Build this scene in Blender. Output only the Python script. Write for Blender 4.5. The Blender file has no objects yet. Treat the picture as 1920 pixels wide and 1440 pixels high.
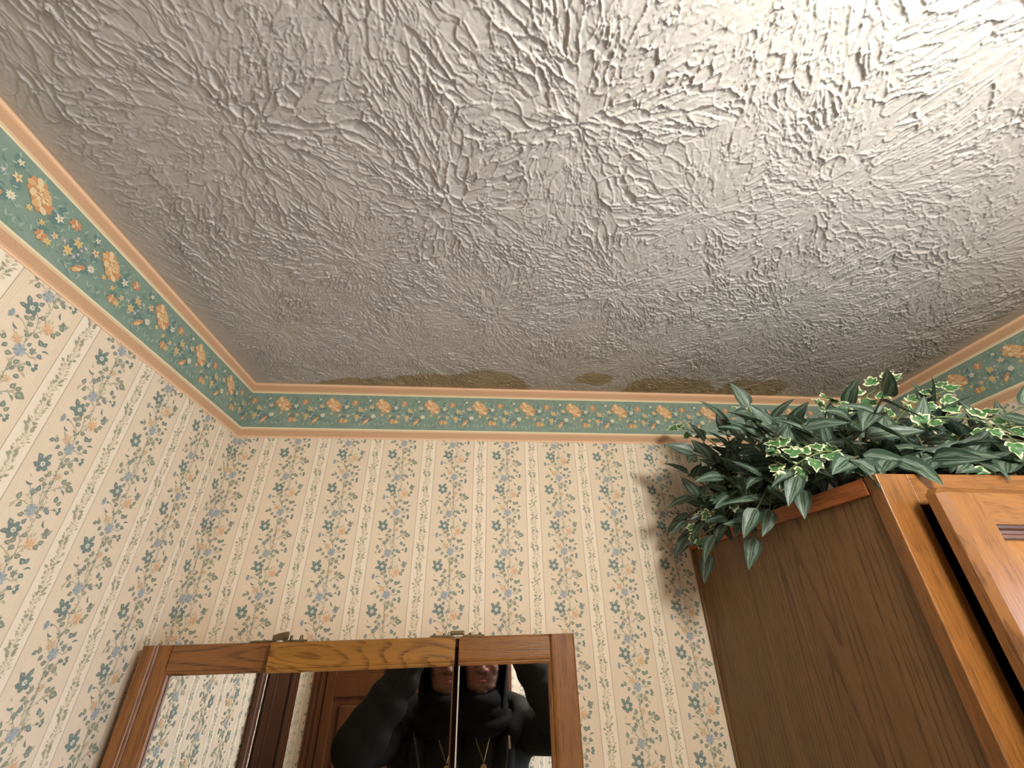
import bpy, bmesh, math, random
import numpy as np
from mathutils import Vector, Matrix
from mathutils.bvhtree import BVHTree

scene = bpy.context.scene
COL = scene.collection

# ------------------------------------------------------------------ camera, world, light, exposure
cam_d = bpy.data.cameras.new('camera')
cam = bpy.data.objects.new('camera', cam_d)
COL.objects.link(cam)
FPX = 787.3
cam_d.sensor_fit = 'HORIZONTAL'
cam_d.sensor_width = 36.0
cam_d.lens = FPX / 1920.0 * 36.0
cam_d.clip_start = 0.004
CAM_Z = 1.871
RIGHT = Vector((0.99674634, -0.0791744, -0.0151044))
UP = Vector((-0.02636027, -0.49729173, 0.86718284))
FWD = Vector((0.07616997, 0.86396317, 0.49776077))
cam.matrix_world = Matrix(((RIGHT.x, UP.x, -FWD.x, 0.0),
                           (RIGHT.y, UP.y, -FWD.y, 0.0),
                           (RIGHT.z, UP.z, -FWD.z, CAM_Z),
                           (0, 0, 0, 1)))
scene.camera = cam

world = bpy.data.worlds.new('world')
scene.world = world
world.use_nodes = True
world.node_tree.nodes['Background'].inputs[0].default_value = (0.55, 0.62, 0.75, 1)
world.node_tree.nodes['Background'].inputs[1].default_value = 0.05

vs = scene.view_settings
vs.view_transform = 'Standard'
vs.look = 'None'
vs.gamma = 1.0
vs.use_curve_mapping = False
vs.exposure = 0.57

LAMP_POS = (0.44, -0.20, 2.235)
LAMP_STRENGTH = 83.0
LAMP_COLOR = (1.0, 0.985, 0.93)
WINDOW_STRENGTH = 4.5
WINDOW_COLOR = (0.66, 0.80, 1.0)

# room measures (metres): back wall y = D, side walls x = L and x = R
D, L, R = 1.0139, -0.5922, 1.1704
REAR, H = -0.674, 2.44
PITCH = 0.1296          # width of one wallpaper stripe pair
REPEAT = 0.1712         # height of one wallpaper repeat

# ------------------------------------------------------------------ helpers
def tag(o, label=None, cat=None, group=None, kind=None):
    if label: o['label'] = label
    if cat: o['category'] = cat
    if group: o['group'] = group
    if kind: o['kind'] = kind
    return o

def thing(name, label, cat, loc, group=None):
    o = bpy.data.objects.new(name, None)
    o.empty_display_size = 0.05
    o.location = loc
    COL.objects.link(o)
    return tag(o, label, cat, group)

def world_loc(o):
    v = Vector(o.location)
    p = o.parent
    return v

def link(name, me, mat=None, parent=None, smooth=False):
    o = bpy.data.objects.new(name, me)
    COL.objects.link(o)
    if mat is not None:
        for m in (mat if isinstance(mat, (list, tuple)) else [mat]):
            me.materials.append(m)
    if parent is not None:
        o.parent = parent
        root = parent
        while root.parent is not None:
            root = root.parent
        if parent.type == 'EMPTY':
            o.matrix_parent_inverse = Matrix.Translation(-Vector(parent.location))
    if smooth:
        me.polygons.foreach_set('use_smooth', [True] * len(me.polygons))
    return o

def from_bm(name, bm, mat, parent=None, smooth=False):
    bmesh.ops.recalc_face_normals(bm, faces=bm.faces)
    me = bpy.data.meshes.new(name)
    bm.to_mesh(me)
    bm.free()
    return link(name, me, mat, parent, smooth)

def add_box(bm, x0, x1, y0, y1, z0, z1, bevel=0.0, seg=2):
    b2 = bmesh.new()
    r = bmesh.ops.create_cube(b2, size=1.0)
    for v in b2.verts:
        v.co = Vector((x0 + (v.co.x + .5) * (x1 - x0), y0 + (v.co.y + .5) * (y1 - y0), z0 + (v.co.z + .5) * (z1 - z0)))
    if bevel > 0:
        bmesh.ops.bevel(b2, geom=list(b2.edges), offset=bevel, segments=seg, profile=0.5, affect='EDGES')
    me = bpy.data.meshes.new('tmp')
    b2.to_mesh(me); b2.free()
    bm.from_mesh(me)
    bpy.data.meshes.remove(me)

def box(name, x0, x1, y0, y1, z0, z1, mat, parent=None, bevel=0.0015, fn=None):
    bm = bmesh.new()
    add_box(bm, x0, x1, y0, y1, z0, z1, bevel)
    if fn:
        for v in bm.verts: v.co = fn(v.co)
    return from_bm(name, bm, mat, parent)

def add_prism(bm, prof, axis, a, b):
    """extrude a closed 2D profile along an axis; profile given in the two other axes"""
    def P(u, v, t):
        return {'x': (t, u, v), 'y': (u, t, v), 'z': (u, v, t)}[axis]
    A = [bm.verts.new(P(u, v, a)) for u, v in prof]
    B = [bm.verts.new(P(u, v, b)) for u, v in prof]
    n = len(prof)
    for i in range(n):
        bm.faces.new((A[i], A[(i + 1) % n], B[(i + 1) % n], B[i]))
    bm.faces.new(A); bm.faces.new(B[::-1])

def add_tube(bm, pts, rad, seg=8, cap=True):
    pts = [Vector(p) for p in pts]
    n = len(pts)
    rads = rad if isinstance(rad, (list, tuple)) else [rad] * n
    rings = []
    prev = None
    for i, p in enumerate(pts):
        d = (pts[min(i + 1, n - 1)] - pts[max(i - 1, 0)]).normalized()
        ref = prev if prev is not None else (Vector((0, 0, 1)) if abs(d.z) < .9 else Vector((1, 0, 0)))
        u = (ref - d * ref.dot(d)).normalized()
        w = d.cross(u)
        prev = u
        rings.append([bm.verts.new(p + (u * math.cos(2 * math.pi * k / seg) + w * math.sin(2 * math.pi * k / seg)) * rads[i]) for k in range(seg)])
    for i in range(n - 1):
        for k in range(seg):
            bm.faces.new((rings[i][k], rings[i][(k + 1) % seg], rings[i + 1][(k + 1) % seg], rings[i + 1][k]))
    if cap:
        bm.faces.new(rings[0][::-1]); bm.faces.new(rings[-1])

# ------------------------------------------------------------------ materials
def new_mat(name, base=(.8, .8, .8), rough=.5, metal=0.0, spec=.5):
    m = bpy.data.materials.new(name)
    m.use_nodes = True
    b = m.node_tree.nodes['Principled BSDF']
    b.inputs['Base Color'].default_value = (*base, 1)
    b.inputs['Roughness'].default_value = rough
    b.inputs['Metallic'].default_value = metal
    b.inputs['Specular IOR Level'].default_value = spec
    return m

class NT:
    """short hand for building node trees"""
    def __init__(self, m):
        self.t = m.node_tree
        self.b = m.node_tree.nodes['Principled BSDF']
    def n(self, typ, **kw):
        nd = self.t.nodes.new(typ)
        for k, v in kw.items():
            setattr(nd, k, v)
        return nd
    def put(self, sock, val):
        if hasattr(val, 'is_output') or isinstance(val, bpy.types.NodeSocket):
            self.t.links.new(val, sock)
        else:
            sock.default_value = val
    def math(self, op, a, b=0.0, c=0.0, clamp=False):
        nd = self.n('ShaderNodeMath', operation=op, use_clamp=clamp)
        self.put(nd.inputs[0], a); self.put(nd.inputs[1], b)
        if len(nd.inputs) > 2: self.put(nd.inputs[2], c)
        return nd.outputs[0]
    def comb(self, x, y, z):
        nd = self.n('ShaderNodeCombineXYZ')
        for s, v in zip(nd.inputs, (x, y, z)): self.put(s, v)
        return nd.outputs[0]
    def sep(self, v):
        nd = self.n('ShaderNodeSeparateXYZ'); self.put(nd.inputs[0], v)
        return nd.outputs
    def noise(self, vec, scale=1.0, detail=2.0, rough=.5, dist=0.0):
        nd = self.n('ShaderNodeTexNoise')
        self.put(nd.inputs['Vector'], vec)
        nd.inputs['Scale'].default_value = scale
        nd.inputs['Detail'].default_value = detail
        nd.inputs['Roughness'].default_value = rough
        nd.inputs['Distortion'].default_value = dist
        return nd.outputs['Fac']
    def step(self, x, e0, e1):
        nd = self.n('ShaderNodeMapRange', interpolation_type='SMOOTHSTEP')
        self.put(nd.inputs[0], x); self.put(nd.inputs[1], e0); self.put(nd.inputs[2], e1)
        nd.inputs[3].default_value = 0.0; nd.inputs[4].default_value = 1.0
        return nd.outputs[0]
    def mix(self, f, a, b):
        nd = self.n('ShaderNodeMix', data_type='RGBA')
        self.put(nd.inputs[0], f)
        self.put(nd.inputs[6], a if not isinstance(a, tuple) else (*a, 1) if len(a) == 3 else a)
        self.put(nd.inputs[7], b if not isinstance(b, tuple) else (*b, 1) if len(b) == 3 else b)
        return nd.outputs[2]
    def bump(self, h, strength=.3, dist=.001):
        nd = self.n('ShaderNodeBump')
        nd.inputs['Strength'].default_value = strength
        nd.inputs['Distance'].default_value = dist
        self.put(nd.inputs['Height'], h)
        self.t.links.new(nd.outputs[0], self.b.inputs['Normal'])

def srgb(r, g, b):
    f = lambda c: (c / 255 / 12.92) if c / 255 <= .04045 else ((c / 255 + .055) / 1.055) ** 2.4
    return (f(r), f(g), f(b))

def oak(name, light, dark, axis, seed=0.0, rings=9.0, ring_amt=.55, pore_amt=.65, wide=16.0, longf=1.5, rough=.38, coat=.12, smooth=False):
    m = new_mat(name, light, rough, 0, .5)
    k = NT(m)
    x, y, z = k.sep(k.n('ShaderNodeTexCoord').outputs['Object'])
    along, across = {'x': (x, k.math('ADD', z, y)), 'y': (y, k.math('ADD', z, x)), 'z': (z, k.math('ADD', x, y))}[axis]
    v = k.comb(k.math('MULTIPLY', across, wide), k.math('MULTIPLY', along, longf), seed)
    fld = k.noise(v, 1.0, .4 if smooth else 1.5, .4, .15)
    fr = k.math('FRACT', k.math('MULTIPLY', fld, rings))
    ring = k.math('MULTIPLY', k.step(fr, .55 if smooth else .35, .93), k.math('SUBTRACT', 1.0, k.step(fr, .94, 1.0)))
    jitter = k.noise(k.comb(k.math('MULTIPLY', across, 500.0), k.math('MULTIPLY', along, 22.0), seed), 1.0, 2.0, .6)
    ring = k.math('MULTIPLY', ring, k.step(jitter, .30, .62))
    pores = k.step(k.noise(k.comb(k.math('MULTIPLY', across, 900.0), k.math('MULTIPLY', along, 30.0), seed + 3.1), 1.0, 2.0, .6), .52, .68)
    tone = k.noise(k.comb(k.math('MULTIPLY', across, 40.0), k.math('MULTIPLY', along, 3.0), seed + 7.7), 1.0, 3.0, .6)
    c = k.mix(k.step(tone, .25, .75), tuple(a * .86 for a in light), tuple(min(1, a * 1.12) for a in light))
    c = k.mix(k.math('MULTIPLY', ring, ring_amt), c, dark)
    c = k.mix(k.math('MULTIPLY', pores, pore_amt), c, tuple(a * .7 for a in dark))
    k.t.links.new(c, k.b.inputs['Base Color'])
    k.b.inputs['Coat Weight'].default_value = coat
    k.b.inputs['Coat Roughness'].default_value = .22
    k.bump(k.math('ADD', pores, k.math('MULTIPLY', ring, .5)), .25, -.0004)
    return m

OAK_L, OAK_D = srgb(148, 96, 44), srgb(84, 46, 17)
M_OAK_Z = oak('oak_vertical_grain', OAK_L, OAK_D, 'z', 1.0, rings=7, wide=30, longf=.8, ring_amt=.4)
M_OAK_X = oak('oak_horizontal_grain', OAK_L, OAK_D, 'x', 5.0, rings=6, wide=18, longf=2.0, ring_amt=.45)
M_OAK_Y = oak('oak_trim_grain', srgb(176, 98, 42), OAK_D, 'y', 2.0, rings=6, wide=20, longf=2.0, ring_amt=.45)
M_OAK_SIDE = oak('oak_side_veneer', srgb(124, 90, 52), srgb(56, 31, 13), 'z', 9.0, rings=27, wide=10.0, longf=.55, ring_amt=.75, pore_amt=.45, rough=.5, coat=.03, smooth=True)
M_OAK_PANEL = oak('oak_raised_panel', srgb(156, 103, 48), OAK_D, 'z', 4.0, rings=9, wide=12, longf=1.2)
M_MIR_X = oak('mirror_rail_oak', srgb(136, 86, 40), srgb(64, 35, 14), 'x', 12.0, rings=9.0, wide=22, longf=2.6, ring_amt=.85, pore_amt=.35, rough=.3, smooth=True)
M_MIR_Z = oak('mirror_stile_oak', srgb(140, 89, 42), srgb(84, 46, 18), 'z', 14.0, rings=7, wide=26, longf=1.2, ring_amt=.6, rough=.33)
M_BEAD = oak('dark_bead', srgb(98, 58, 34), srgb(52, 28, 14), 'x', 3.0, rings=5, ring_amt=.4)
M_DOOR = oak('stained_door_oak', srgb(100, 55, 21), srgb(64, 32, 12), 'z', 21.0, rings=7, wide=14, longf=1.2, ring_amt=.35)
M_DOOR_DARK = oak('dark_stained_door', srgb(72, 42, 22), srgb(36, 20, 10), 'z', 25.0, rings=7, wide=14, longf=1.2, ring_amt=.35)
M_DARKIN = new_mat('cabinet_interior', (.05, .035, .02), .7)
M_BRASS = new_mat('aged_brass', srgb(120, 105, 78), .42, .9)
M_STEEL = new_mat('screw_steel', srgb(190, 182, 165), .3, 1.0)
# ------------------------------------------------------------------ printed wallpaper
INK = {
 'teal': srgb(120, 138, 132), 'teal2': srgb(130, 154, 152), 'cream': srgb(240, 228, 205), 'blue': srgb(152, 162, 168), 'blue2': srgb(178, 184, 184),
 'leaf0': srgb(124, 138, 128), 'leaf0i': srgb(176, 184, 168), 'leaf1': srgb(142, 148, 128), 'leaf1i': srgb(192, 190, 166),
 'leaf3': srgb(196, 184, 152), 'orange': srgb(230, 182, 136), 'orange2': srgb(236, 200, 160), 'stem': srgb(168, 160, 138), 'tan': srgb(200, 184, 154), 'olive': srgb(164, 162, 138),
 'b_or': srgb(206, 150, 102), 'b_or2': srgb(218, 176, 126), 'b_or3': srgb(232, 204, 160), 'b_yel': srgb(218, 192, 128), 'b_white': srgb(228, 222, 200), 'b_lil': srgb(182, 180, 184),
 'b_leaf': srgb(158, 178, 158), 'b_leaf2': srgb(108, 136, 122), 'b_dark': srgb(104, 134, 128), 'b_rose': srgb(204, 142, 108),
}
WP_FLOWERS = [('T', -23.7, -2.6, 9.5), ('T', -14.7, -87.1, 9.2), ('B', -6.1, -60.1, 8.7), ('B', 1.6, -143.1, 8.9), ('O', 16.3, -99.7, 9.7), ('P', -8.1, -132.3, 9.0), ('P', 7.3, -11.2, 5.8), ('E', 30.0, -53.4, 6.0), ('E', 26.0, -153.0, 6.6), ('V', -28.0, -107.4, 6.4), ('N', 15.9, -135.8, 5.2), ('N', 13.6, -55.2, 4.5), ('N', 30.9, -84.4, 6.0), ('N', -15.6, -38.1, 5.4)]
WP_LEAVES = [[-28.7, 3.9, -35.0, 8.9, 0], [-21.2, 5.6, -18.3, 12.6, 0], [-20.7, -81.4, -25.8, -75.2, 0], [-8.6, -77.8, -5.2, -71.7, 0], [-22.8, -89.2, -29.6, -90.5, 0], [-31.2, -4.1, -35.8, -4.6, 0], [-10.5, -20.2, -17.0, -22.9, 1], [0.2, -24.3, 2.8, -18.4, 0], [18.4, -1.6, 12.3, -4.1, 0], [17.6, -18.2, 20.7, -11.0, 1], [15.1, 5.0, 16.8, 12.6, 1], [24.0, -17.5, 30.0, -13.5, 1], [27.2, -21.3, 38.8, -23.2, 1], [20.7, -26.6, 28.4, -32.7, 2], [-21.6, -29.6, -33.1, -27.7, 2], [-10.5, -36.1, -11.5, -28.1, 0], [21.7, -43.0, 19.7, -35.5, 0], [25.7, -46.0, 29.9, -41.0, 1], [-30.5, -50.7, -30.2, -42.6, 1], [-32.7, -54.2, -34.7, -63.3, 3], [-22.1, -55.3, -27.6, -59.8, 1], [-12.7, -66.6, -19.4, -69.3, 1], [6.2, -66.0, 12.8, -64.7, 1], [5.6, -58.1, 8.1, -52.4, 0], [14.9, -56.7, 20.5, -59.8, 0], [24.2, -78.0, 19.5, -67.9, 2], [31.1, -84.1, 29.2, -77.1, 1], [32.2, -82.8, 38.1, -80.5, 1], [29.0, -86.9, 35.1, -89.0, 1], [27.9, -97.8, 34.2, -93.8, 1], [23.8, -100.2, 30.0, -105.0, 1], [-7.9, -101.1, -6.3, -94.0, 1], [-10.3, -101.8, -17.0, -101.8, 1], [-2.8, -104.3, -7.0, -110.3, 1], [6.0, -89.4, -0.6, -92.0, 1], [1.9, -82.5, 7.2, -79.1, 3], [-13.6, -121.4, -23.4, -116.1, 2], [5.7, -116.7, 12.8, -114.7, 1], [21.6, -123.0, 15.0, -117.9, 0], [23.6, -122.5, 26.4, -116.3, 0], [6.8, -132.7, 9.2, -127.4, 0], [25.5, -130.2, 36.0, -128.3, 2], [23.6, -136.4, 30.4, -138.7, 0], [-26.1, -139.1, -32.3, -141.5, 0], [-21.6, -140.9, -23.8, -133.9, 1], [-14.4, -144.0, -18.3, -149.5, 0], [-26.6, -135.3, -24.6, -130.8, 3], [-10.9, -153.8, -3.5, -152.4, 1], [4.0, -160.4, 9.0, -154.8, 1], [14.4, -165.7, 16.2, -158.8, 1], [21.6, -152.4, 15.8, -151.4, 0], [12.7, -173.4, 19.2, -174.5, 1], [17.8, -166.5, 25.7, -170.7, 3], [-7.5, -15.1, -7.1, -7.7, 1], [-8.8, -23.5, -5.5, -28.5, 1], [9.2, -42.2, 4.1, -38.2, 3], [7.4, -48.0, 11.8, -45.1, 3], [-28.4, -22.2, -31.6, -17.4, 3], [-18.2, -42.6, -23.6, -44.8, 3], [-2.2, -123.9, 0.1, -118.8, 1], [-14.8, -127.4, -18.2, -122.6, 3], [-14.4, -129.5, -12.3, -124.9, 3], [34.6, -81.1, 39.8, -78.5, 3], [3.6, -63.4, 3.8, -58.1, 1], [11.1, -108.9, 9.7, -104.0, 3], [19.5, -95.5, 21.9, -90.2, 3], [13.8, -92.4, 11.9, -85.8, 3], [16.3, -90.9, 18.0, -84.3, 3], [10.5, -94.0, 6.9, -88.8, 3], [5.7, -169.3, 6.0, -163.7, 0], [3.5, -163.6, -0.9, -165.2, 1]]
WP_STEMS = [[[3.6, -189.4], [1.4, -174.2], [0.6, -158.8], [1.6, -143.1], [2.6, -121.3], [3.8, -106.5], [0.4, -96.0], [-4.8, -90.0]], [[2.8, -116.9], [9.3, -109.4], [15.8, -101.9]], [[2.6, -121.3], [-6.5, -112.5], [-11.2, -97.6]], [[1.2, -121.3], [-12.7, -109.6], [-22.5, -106.6]], [[-5.3, -67.0], [3.3, -70.1], [6.9, -82.3], [6.5, -91.5]], [[-3.0, -60.8], [1.3, -46.6], [1.2, -32.3], [4.5, -21.0], [7.3, -11.2]], [[0.1, -35.5], [10.6, -27.4], [23.5, -19.1], [28.8, -10.9]], [[10.6, -27.4], [22.3, -22.4], [37.7, -23.0]], [[-0.7, -48.2], [-3.7, -35.6], [-7.3, -24.4], [-9.8, -9.8], [-18.3, -3.3]], [[-6.0, -54.6], [-14.9, -43.6], [-22.1, -34.2], [-27.2, -29.4]], [[-12.0, -54.6], [-21.3, -52.4], [-28.9, -51.7], [-34.1, -58.0]], [[5.9, -66.9], [5.2, -54.5], [0.8, -1.4], [-1.1, 15.2]], [[6.8, -74.7], [5.9, -66.9], [2.3, -48.2]], [[10.9, -57.5], [19.6, -54.3], [30.0, -53.4]], [[10.1, -141.6], [17.6, -144.5], [28.4, -137.2]], [[0.1, -154.5], [3.4, -170.0], [8.3, -163.0], [20.0, -153.1]], [[5.4, -168.6], [12.2, -160.2], [14.4, -154.5]]]
BD_FLOWERS = [('G', -1.3, 16.8, 19.4), ('O', -74.8, 24.7, 10.1), ('Y', -57.7, 4.5, 8.7), ('W', -45.8, 7.2, 5.0), ('W', -61.7, 11.2, 4.2), ('Y', -64.2, -15.2, 9.1), ('W', -74.3, -7.4, 4.1), ('W', -53.1, -16.8, 4.5), ('W', -64.6, -24.6, 4.1), ('D', -23.9, -12.6, 7.1), ('U', -39.7, -26.4, 12.3), ('S', -30.3, 13.6, 7.6), ('X', -37.4, 33.1, 5.5), ('X', 32.3, 12.8, 7.6), ('Y', -2.0, -7.4, 5.4), ('Y', 18.6, -10.9, 5.4), ('S', 39.9, -12.8, 5.9), ('O', 26.7, -26.4, 9.6), ('Y', 36.6, -27.1, 7.1), ('W', -49.3, -0.6, 3.7), ('W', -50.1, -9.7, 3.3)]
BD_LEAVES = [[-66.0, -41.8, -65.1, -32.2], [-51.2, -39.0, -58.7, -31.3], [-57.9, 24.6, -55.5, 33.2], [-39.6, 28.7, -47.5, 24.8], [10.7, 30.0, 18.8, 36.4], [21.2, 24.5, 28.0, 32.6], [33.6, 24.6, 38.2, 33.1], [2.4, -38.3, 5.7, -28.1], [-5.9, -39.1, -6.2, -30.0], [-13.3, -38.7, -19.6, -29.9], [-9.2, -19.0, -17.6, -17.6], [-42.5, 1.1, -37.6, 8.7], [-4.0, 33.2, -7.0, 44.6], [-39.7, 37.8, -45.1, 45.4], [-28.9, -2.3, -22.1, 3.2], [-13.3, -17.6, -6.1, -14.2], [14.8, -31.7, 11.7, -22.5], [42.2, -2.5, 45.2, 6.8], [51.1, -12.0, 48.0, -2.7], [45.8, -30.9, 47.2, -22.0], [-76.8, 8.9, -80.4, 18.4], [-78.3, -23.4, -76.2, -16.0], [18.9, -17.4, 11.6, -13.2], [22.4, -6.7, 24.6, 0.4], [-33.5, -41.5, -31.0, -33.4], [-44.5, -41.6, -48.7, -33.9], [25.8, 16.3, 17.6, 21.0], [8.2, 23.9, 15.6, 27.5]]
BD_DARK = [[-31.8, -19.9, 12.8], [30.0, 7.8, 13.1], [-40.3, 31.8, 10.1], [-46.9, -16.7, 10.3], [31.0, 26.2, 8.5], [-60.1, -3.9, 12.4], [-26.7, 6.5, 9.6], [26.1, -17.4, 9.6]]


class Ink:
    """flat printed shapes in wall millimetres: polygons with an ink colour and a print layer"""
    def __init__(self): self.p = []
    def poly(self, pts, col, layer): self.p.append((np.array(pts, float), INK[col], layer))
    def ell(self, x, y, a, b, ang, col, layer, n=8):
        t = np.arange(n) * 2 * math.pi / n
        c, s = math.cos(ang), math.sin(ang)
        px, py = a * np.cos(t), b * np.sin(t)
        self.poly(np.stack([x + c * px - s * py, y + s * px + c * py], 1), col, layer)
    def leaf(self, x0, y0, x1, y1, w, col, layer, bend=0.0):
        d = np.array([x1 - x0, y1 - y0]); nrm = np.array([-d[1], d[0]])
        ts = [0, .18, .42, .7, 1.0]; ws = [.0, .75, 1.0, .62, 0]
        up, lo = [], []
        for t, ww in zip(ts, ws):
            c = np.array([x0, y0]) + d * t + nrm * bend * 4 * t * (1 - t)
            up.append(c + nrm * w * ww); lo.append(c - nrm * w * ww)
        self.poly(up + lo[-2:0:-1], col, layer)
    def line(self, pts, w, col, layer):
        for (a, b) in zip(pts[:-1], pts[1:]):
            a, b = np.array(a), np.array(b); d = b - a; ln = np.hypot(*d)
            if ln < 1e-6: continue
            n = np.array([-d[1], d[0]]) / ln * w * .5
            e = d / ln * w * .3
            self.poly([a + n - e, b + n + e, b - n + e, a - n - e], col, layer)

def wallpaper_motif():
    k = Ink(); rng = random.Random(4)
    for s in WP_STEMS:
        k.line(s, .75, 'stem', 0)
        for (ax, ay), (bx, by) in zip(s[:-1], s[1:]):           # small leaves all along the stems
            ln = math.hypot(bx - ax, by - ay)
            for q in range(max(1, int(ln / 5.5))):
                f = rng.random(); x, y = ax + (bx - ax) * f, ay + (by - ay) * f
                a = math.atan2(by - ay, bx - ax) + rng.choice((-1, 1)) * rng.uniform(.5, 1.2)
                l_ = rng.uniform(3.2, 6.0)
                k.leaf(x, y, x + math.cos(a) * l_, y + math.sin(a) * l_, .24, rng.choice(('leaf1', 'leaf3', 'leaf1i', 'leaf0i')), 1, rng.uniform(-.1, .1))
    for x0, y0, x1, y1, kind in WP_LEAVES:
        dx, dy = x1 - x0, y1 - y0
        if kind == 2:
            k.leaf(x0, y0, x1, y1, .13, 'leaf0', 1, .18)
        elif kind == 3:
            k.leaf(x0, y0, x1, y1, .2, 'leaf3', 1, .08)
        else:
            x0, y0, x1, y1 = x0 - dx * .1, y0 - dy * .1, x1 + dx * .1, y1 + dy * .1
            k.leaf(x0, y0, x1, y1, .38, 'leaf%d' % kind, 1)
            k.leaf(x0 + dx * .2, y0 + dy * .2, x0 + dx * .78, y0 + dy * .78, .2, 'leaf%di' % kind, 2)
    for f in WP_FLOWERS:
        t, x, y, r = f[:4]
        if t == 'T':
            r *= 1.1
            k.ell(x, y, r * .72, r * .72, 0, 'cream', 2, 12)
            for i in range(6):
                a = i * math.pi / 3 + .35
                k.ell(x + math.cos(a) * r * .66, y + math.sin(a) * r * .66, r * .40, r * .355, a, 'teal', 3)
            k.ell(x, y, r * .24, r * .24, 0, 'cream', 4, 9); k.ell(x, y, r * .13, r * .13, 0, 'teal2', 5, 6)
        elif t == 'B':
            for i in range(9):
                a = i * math.pi * 2 / 9
                k.ell(x + math.cos(a) * r * .66, y + math.sin(a) * r * .66, r * .34, r * .22, a, 'blue' if i % 2 else 'blue2', 2)
            k.ell(x, y, r * .42, r * .42, 0, 'blue2', 3, 10)
            for i in range(5):
                a = i * math.pi * 2 / 5
                k.ell(x + math.cos(a) * r * .26, y + math.sin(a) * r * .26, r * .14, r * .1, a, 'blue', 4, 6)
        elif t in 'OP':
            for i in range(17):
                a = i * math.pi * 2 / 17 + rng.uniform(-.1, .1); ll = r * rng.uniform(.7, 1.1)
                k.leaf(x + math.cos(a) * r * .12, y + math.sin(a) * r * .12, x + math.cos(a) * ll, y + math.sin(a) * ll, .13,
                       ('orange' if i % 3 else 'orange2') if t == 'O' else ('orange2' if i % 3 else 'leaf3'), 2 + i % 2)
            k.ell(x, y, r * .28, r * .28, 0, 'orange', 4)
        elif t in 'EV':
            base = 0 if t == 'E' else math.pi
            c1 = 'teal' if t == 'E' else 'blue'
            for a in (-.75, 0, .75):
                aa = base + a
                k.ell(x + math.cos(aa) * r * .55, y + math.sin(aa) * r * .55 * 1.25, r * .5, r * .33, aa, c1, 2 + (a == 0))
            k.ell(x - math.cos(base) * r * .75, y, r * .32, r * .26, 0, 'leaf0', 4)
            k.ell(x + math.cos(base) * r * .05, y, r * .2, r * .3, 0, 'cream' if t == 'E' else 'blue2', 4)
        elif t == 'N':
            for i in range(6):
                a = i * math.pi / 3 + rng.uniform(-.3, .3)
                k.leaf(x, y, x + math.cos(a) * r * 1.1, y + math.sin(a) * r * 1.1, .26, 'leaf1' if i % 2 else 'blue', 2 + i % 2)
    return k

def strip_motif():
    """small leafy vine of the narrow stripe"""
    k = Ink(); rng = random.Random(11)
    hh = REPEAT * 1000
    n = 58
    pts = [(1.8 * math.sin(2 * math.pi * i / n * 4), -hh * i / n) for i in range(n + 1)]
    k.line(pts, .35, 'leaf3', 0)
    for i in range(n):
        x, y = pts[i]
        dark = (i % 11) < 3
        col = 'olive' if dark else ('tan' if i % 3 else 'leaf3')
        for s in (-1, 1):
            a = math.pi / 2 + s * rng.uniform(.6, 1.2)
            tw = rng.uniform(1.0, 6.0)
            x2, y2 = x + math.cos(a) * tw, y + math.sin(a) * tw
            if tw > 3: k.line([(x, y), (x2, y2)], .3, 'leaf3', 0)
            ll = rng.uniform(3.8, 6.2) * (1.25 if dark else 1)
            k.leaf(x2, y2, x2 + math.cos(a) * ll, y2 + math.sin(a) * ll, .22 if not dark else .29, col, 1, s * -.08)
    return k

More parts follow.
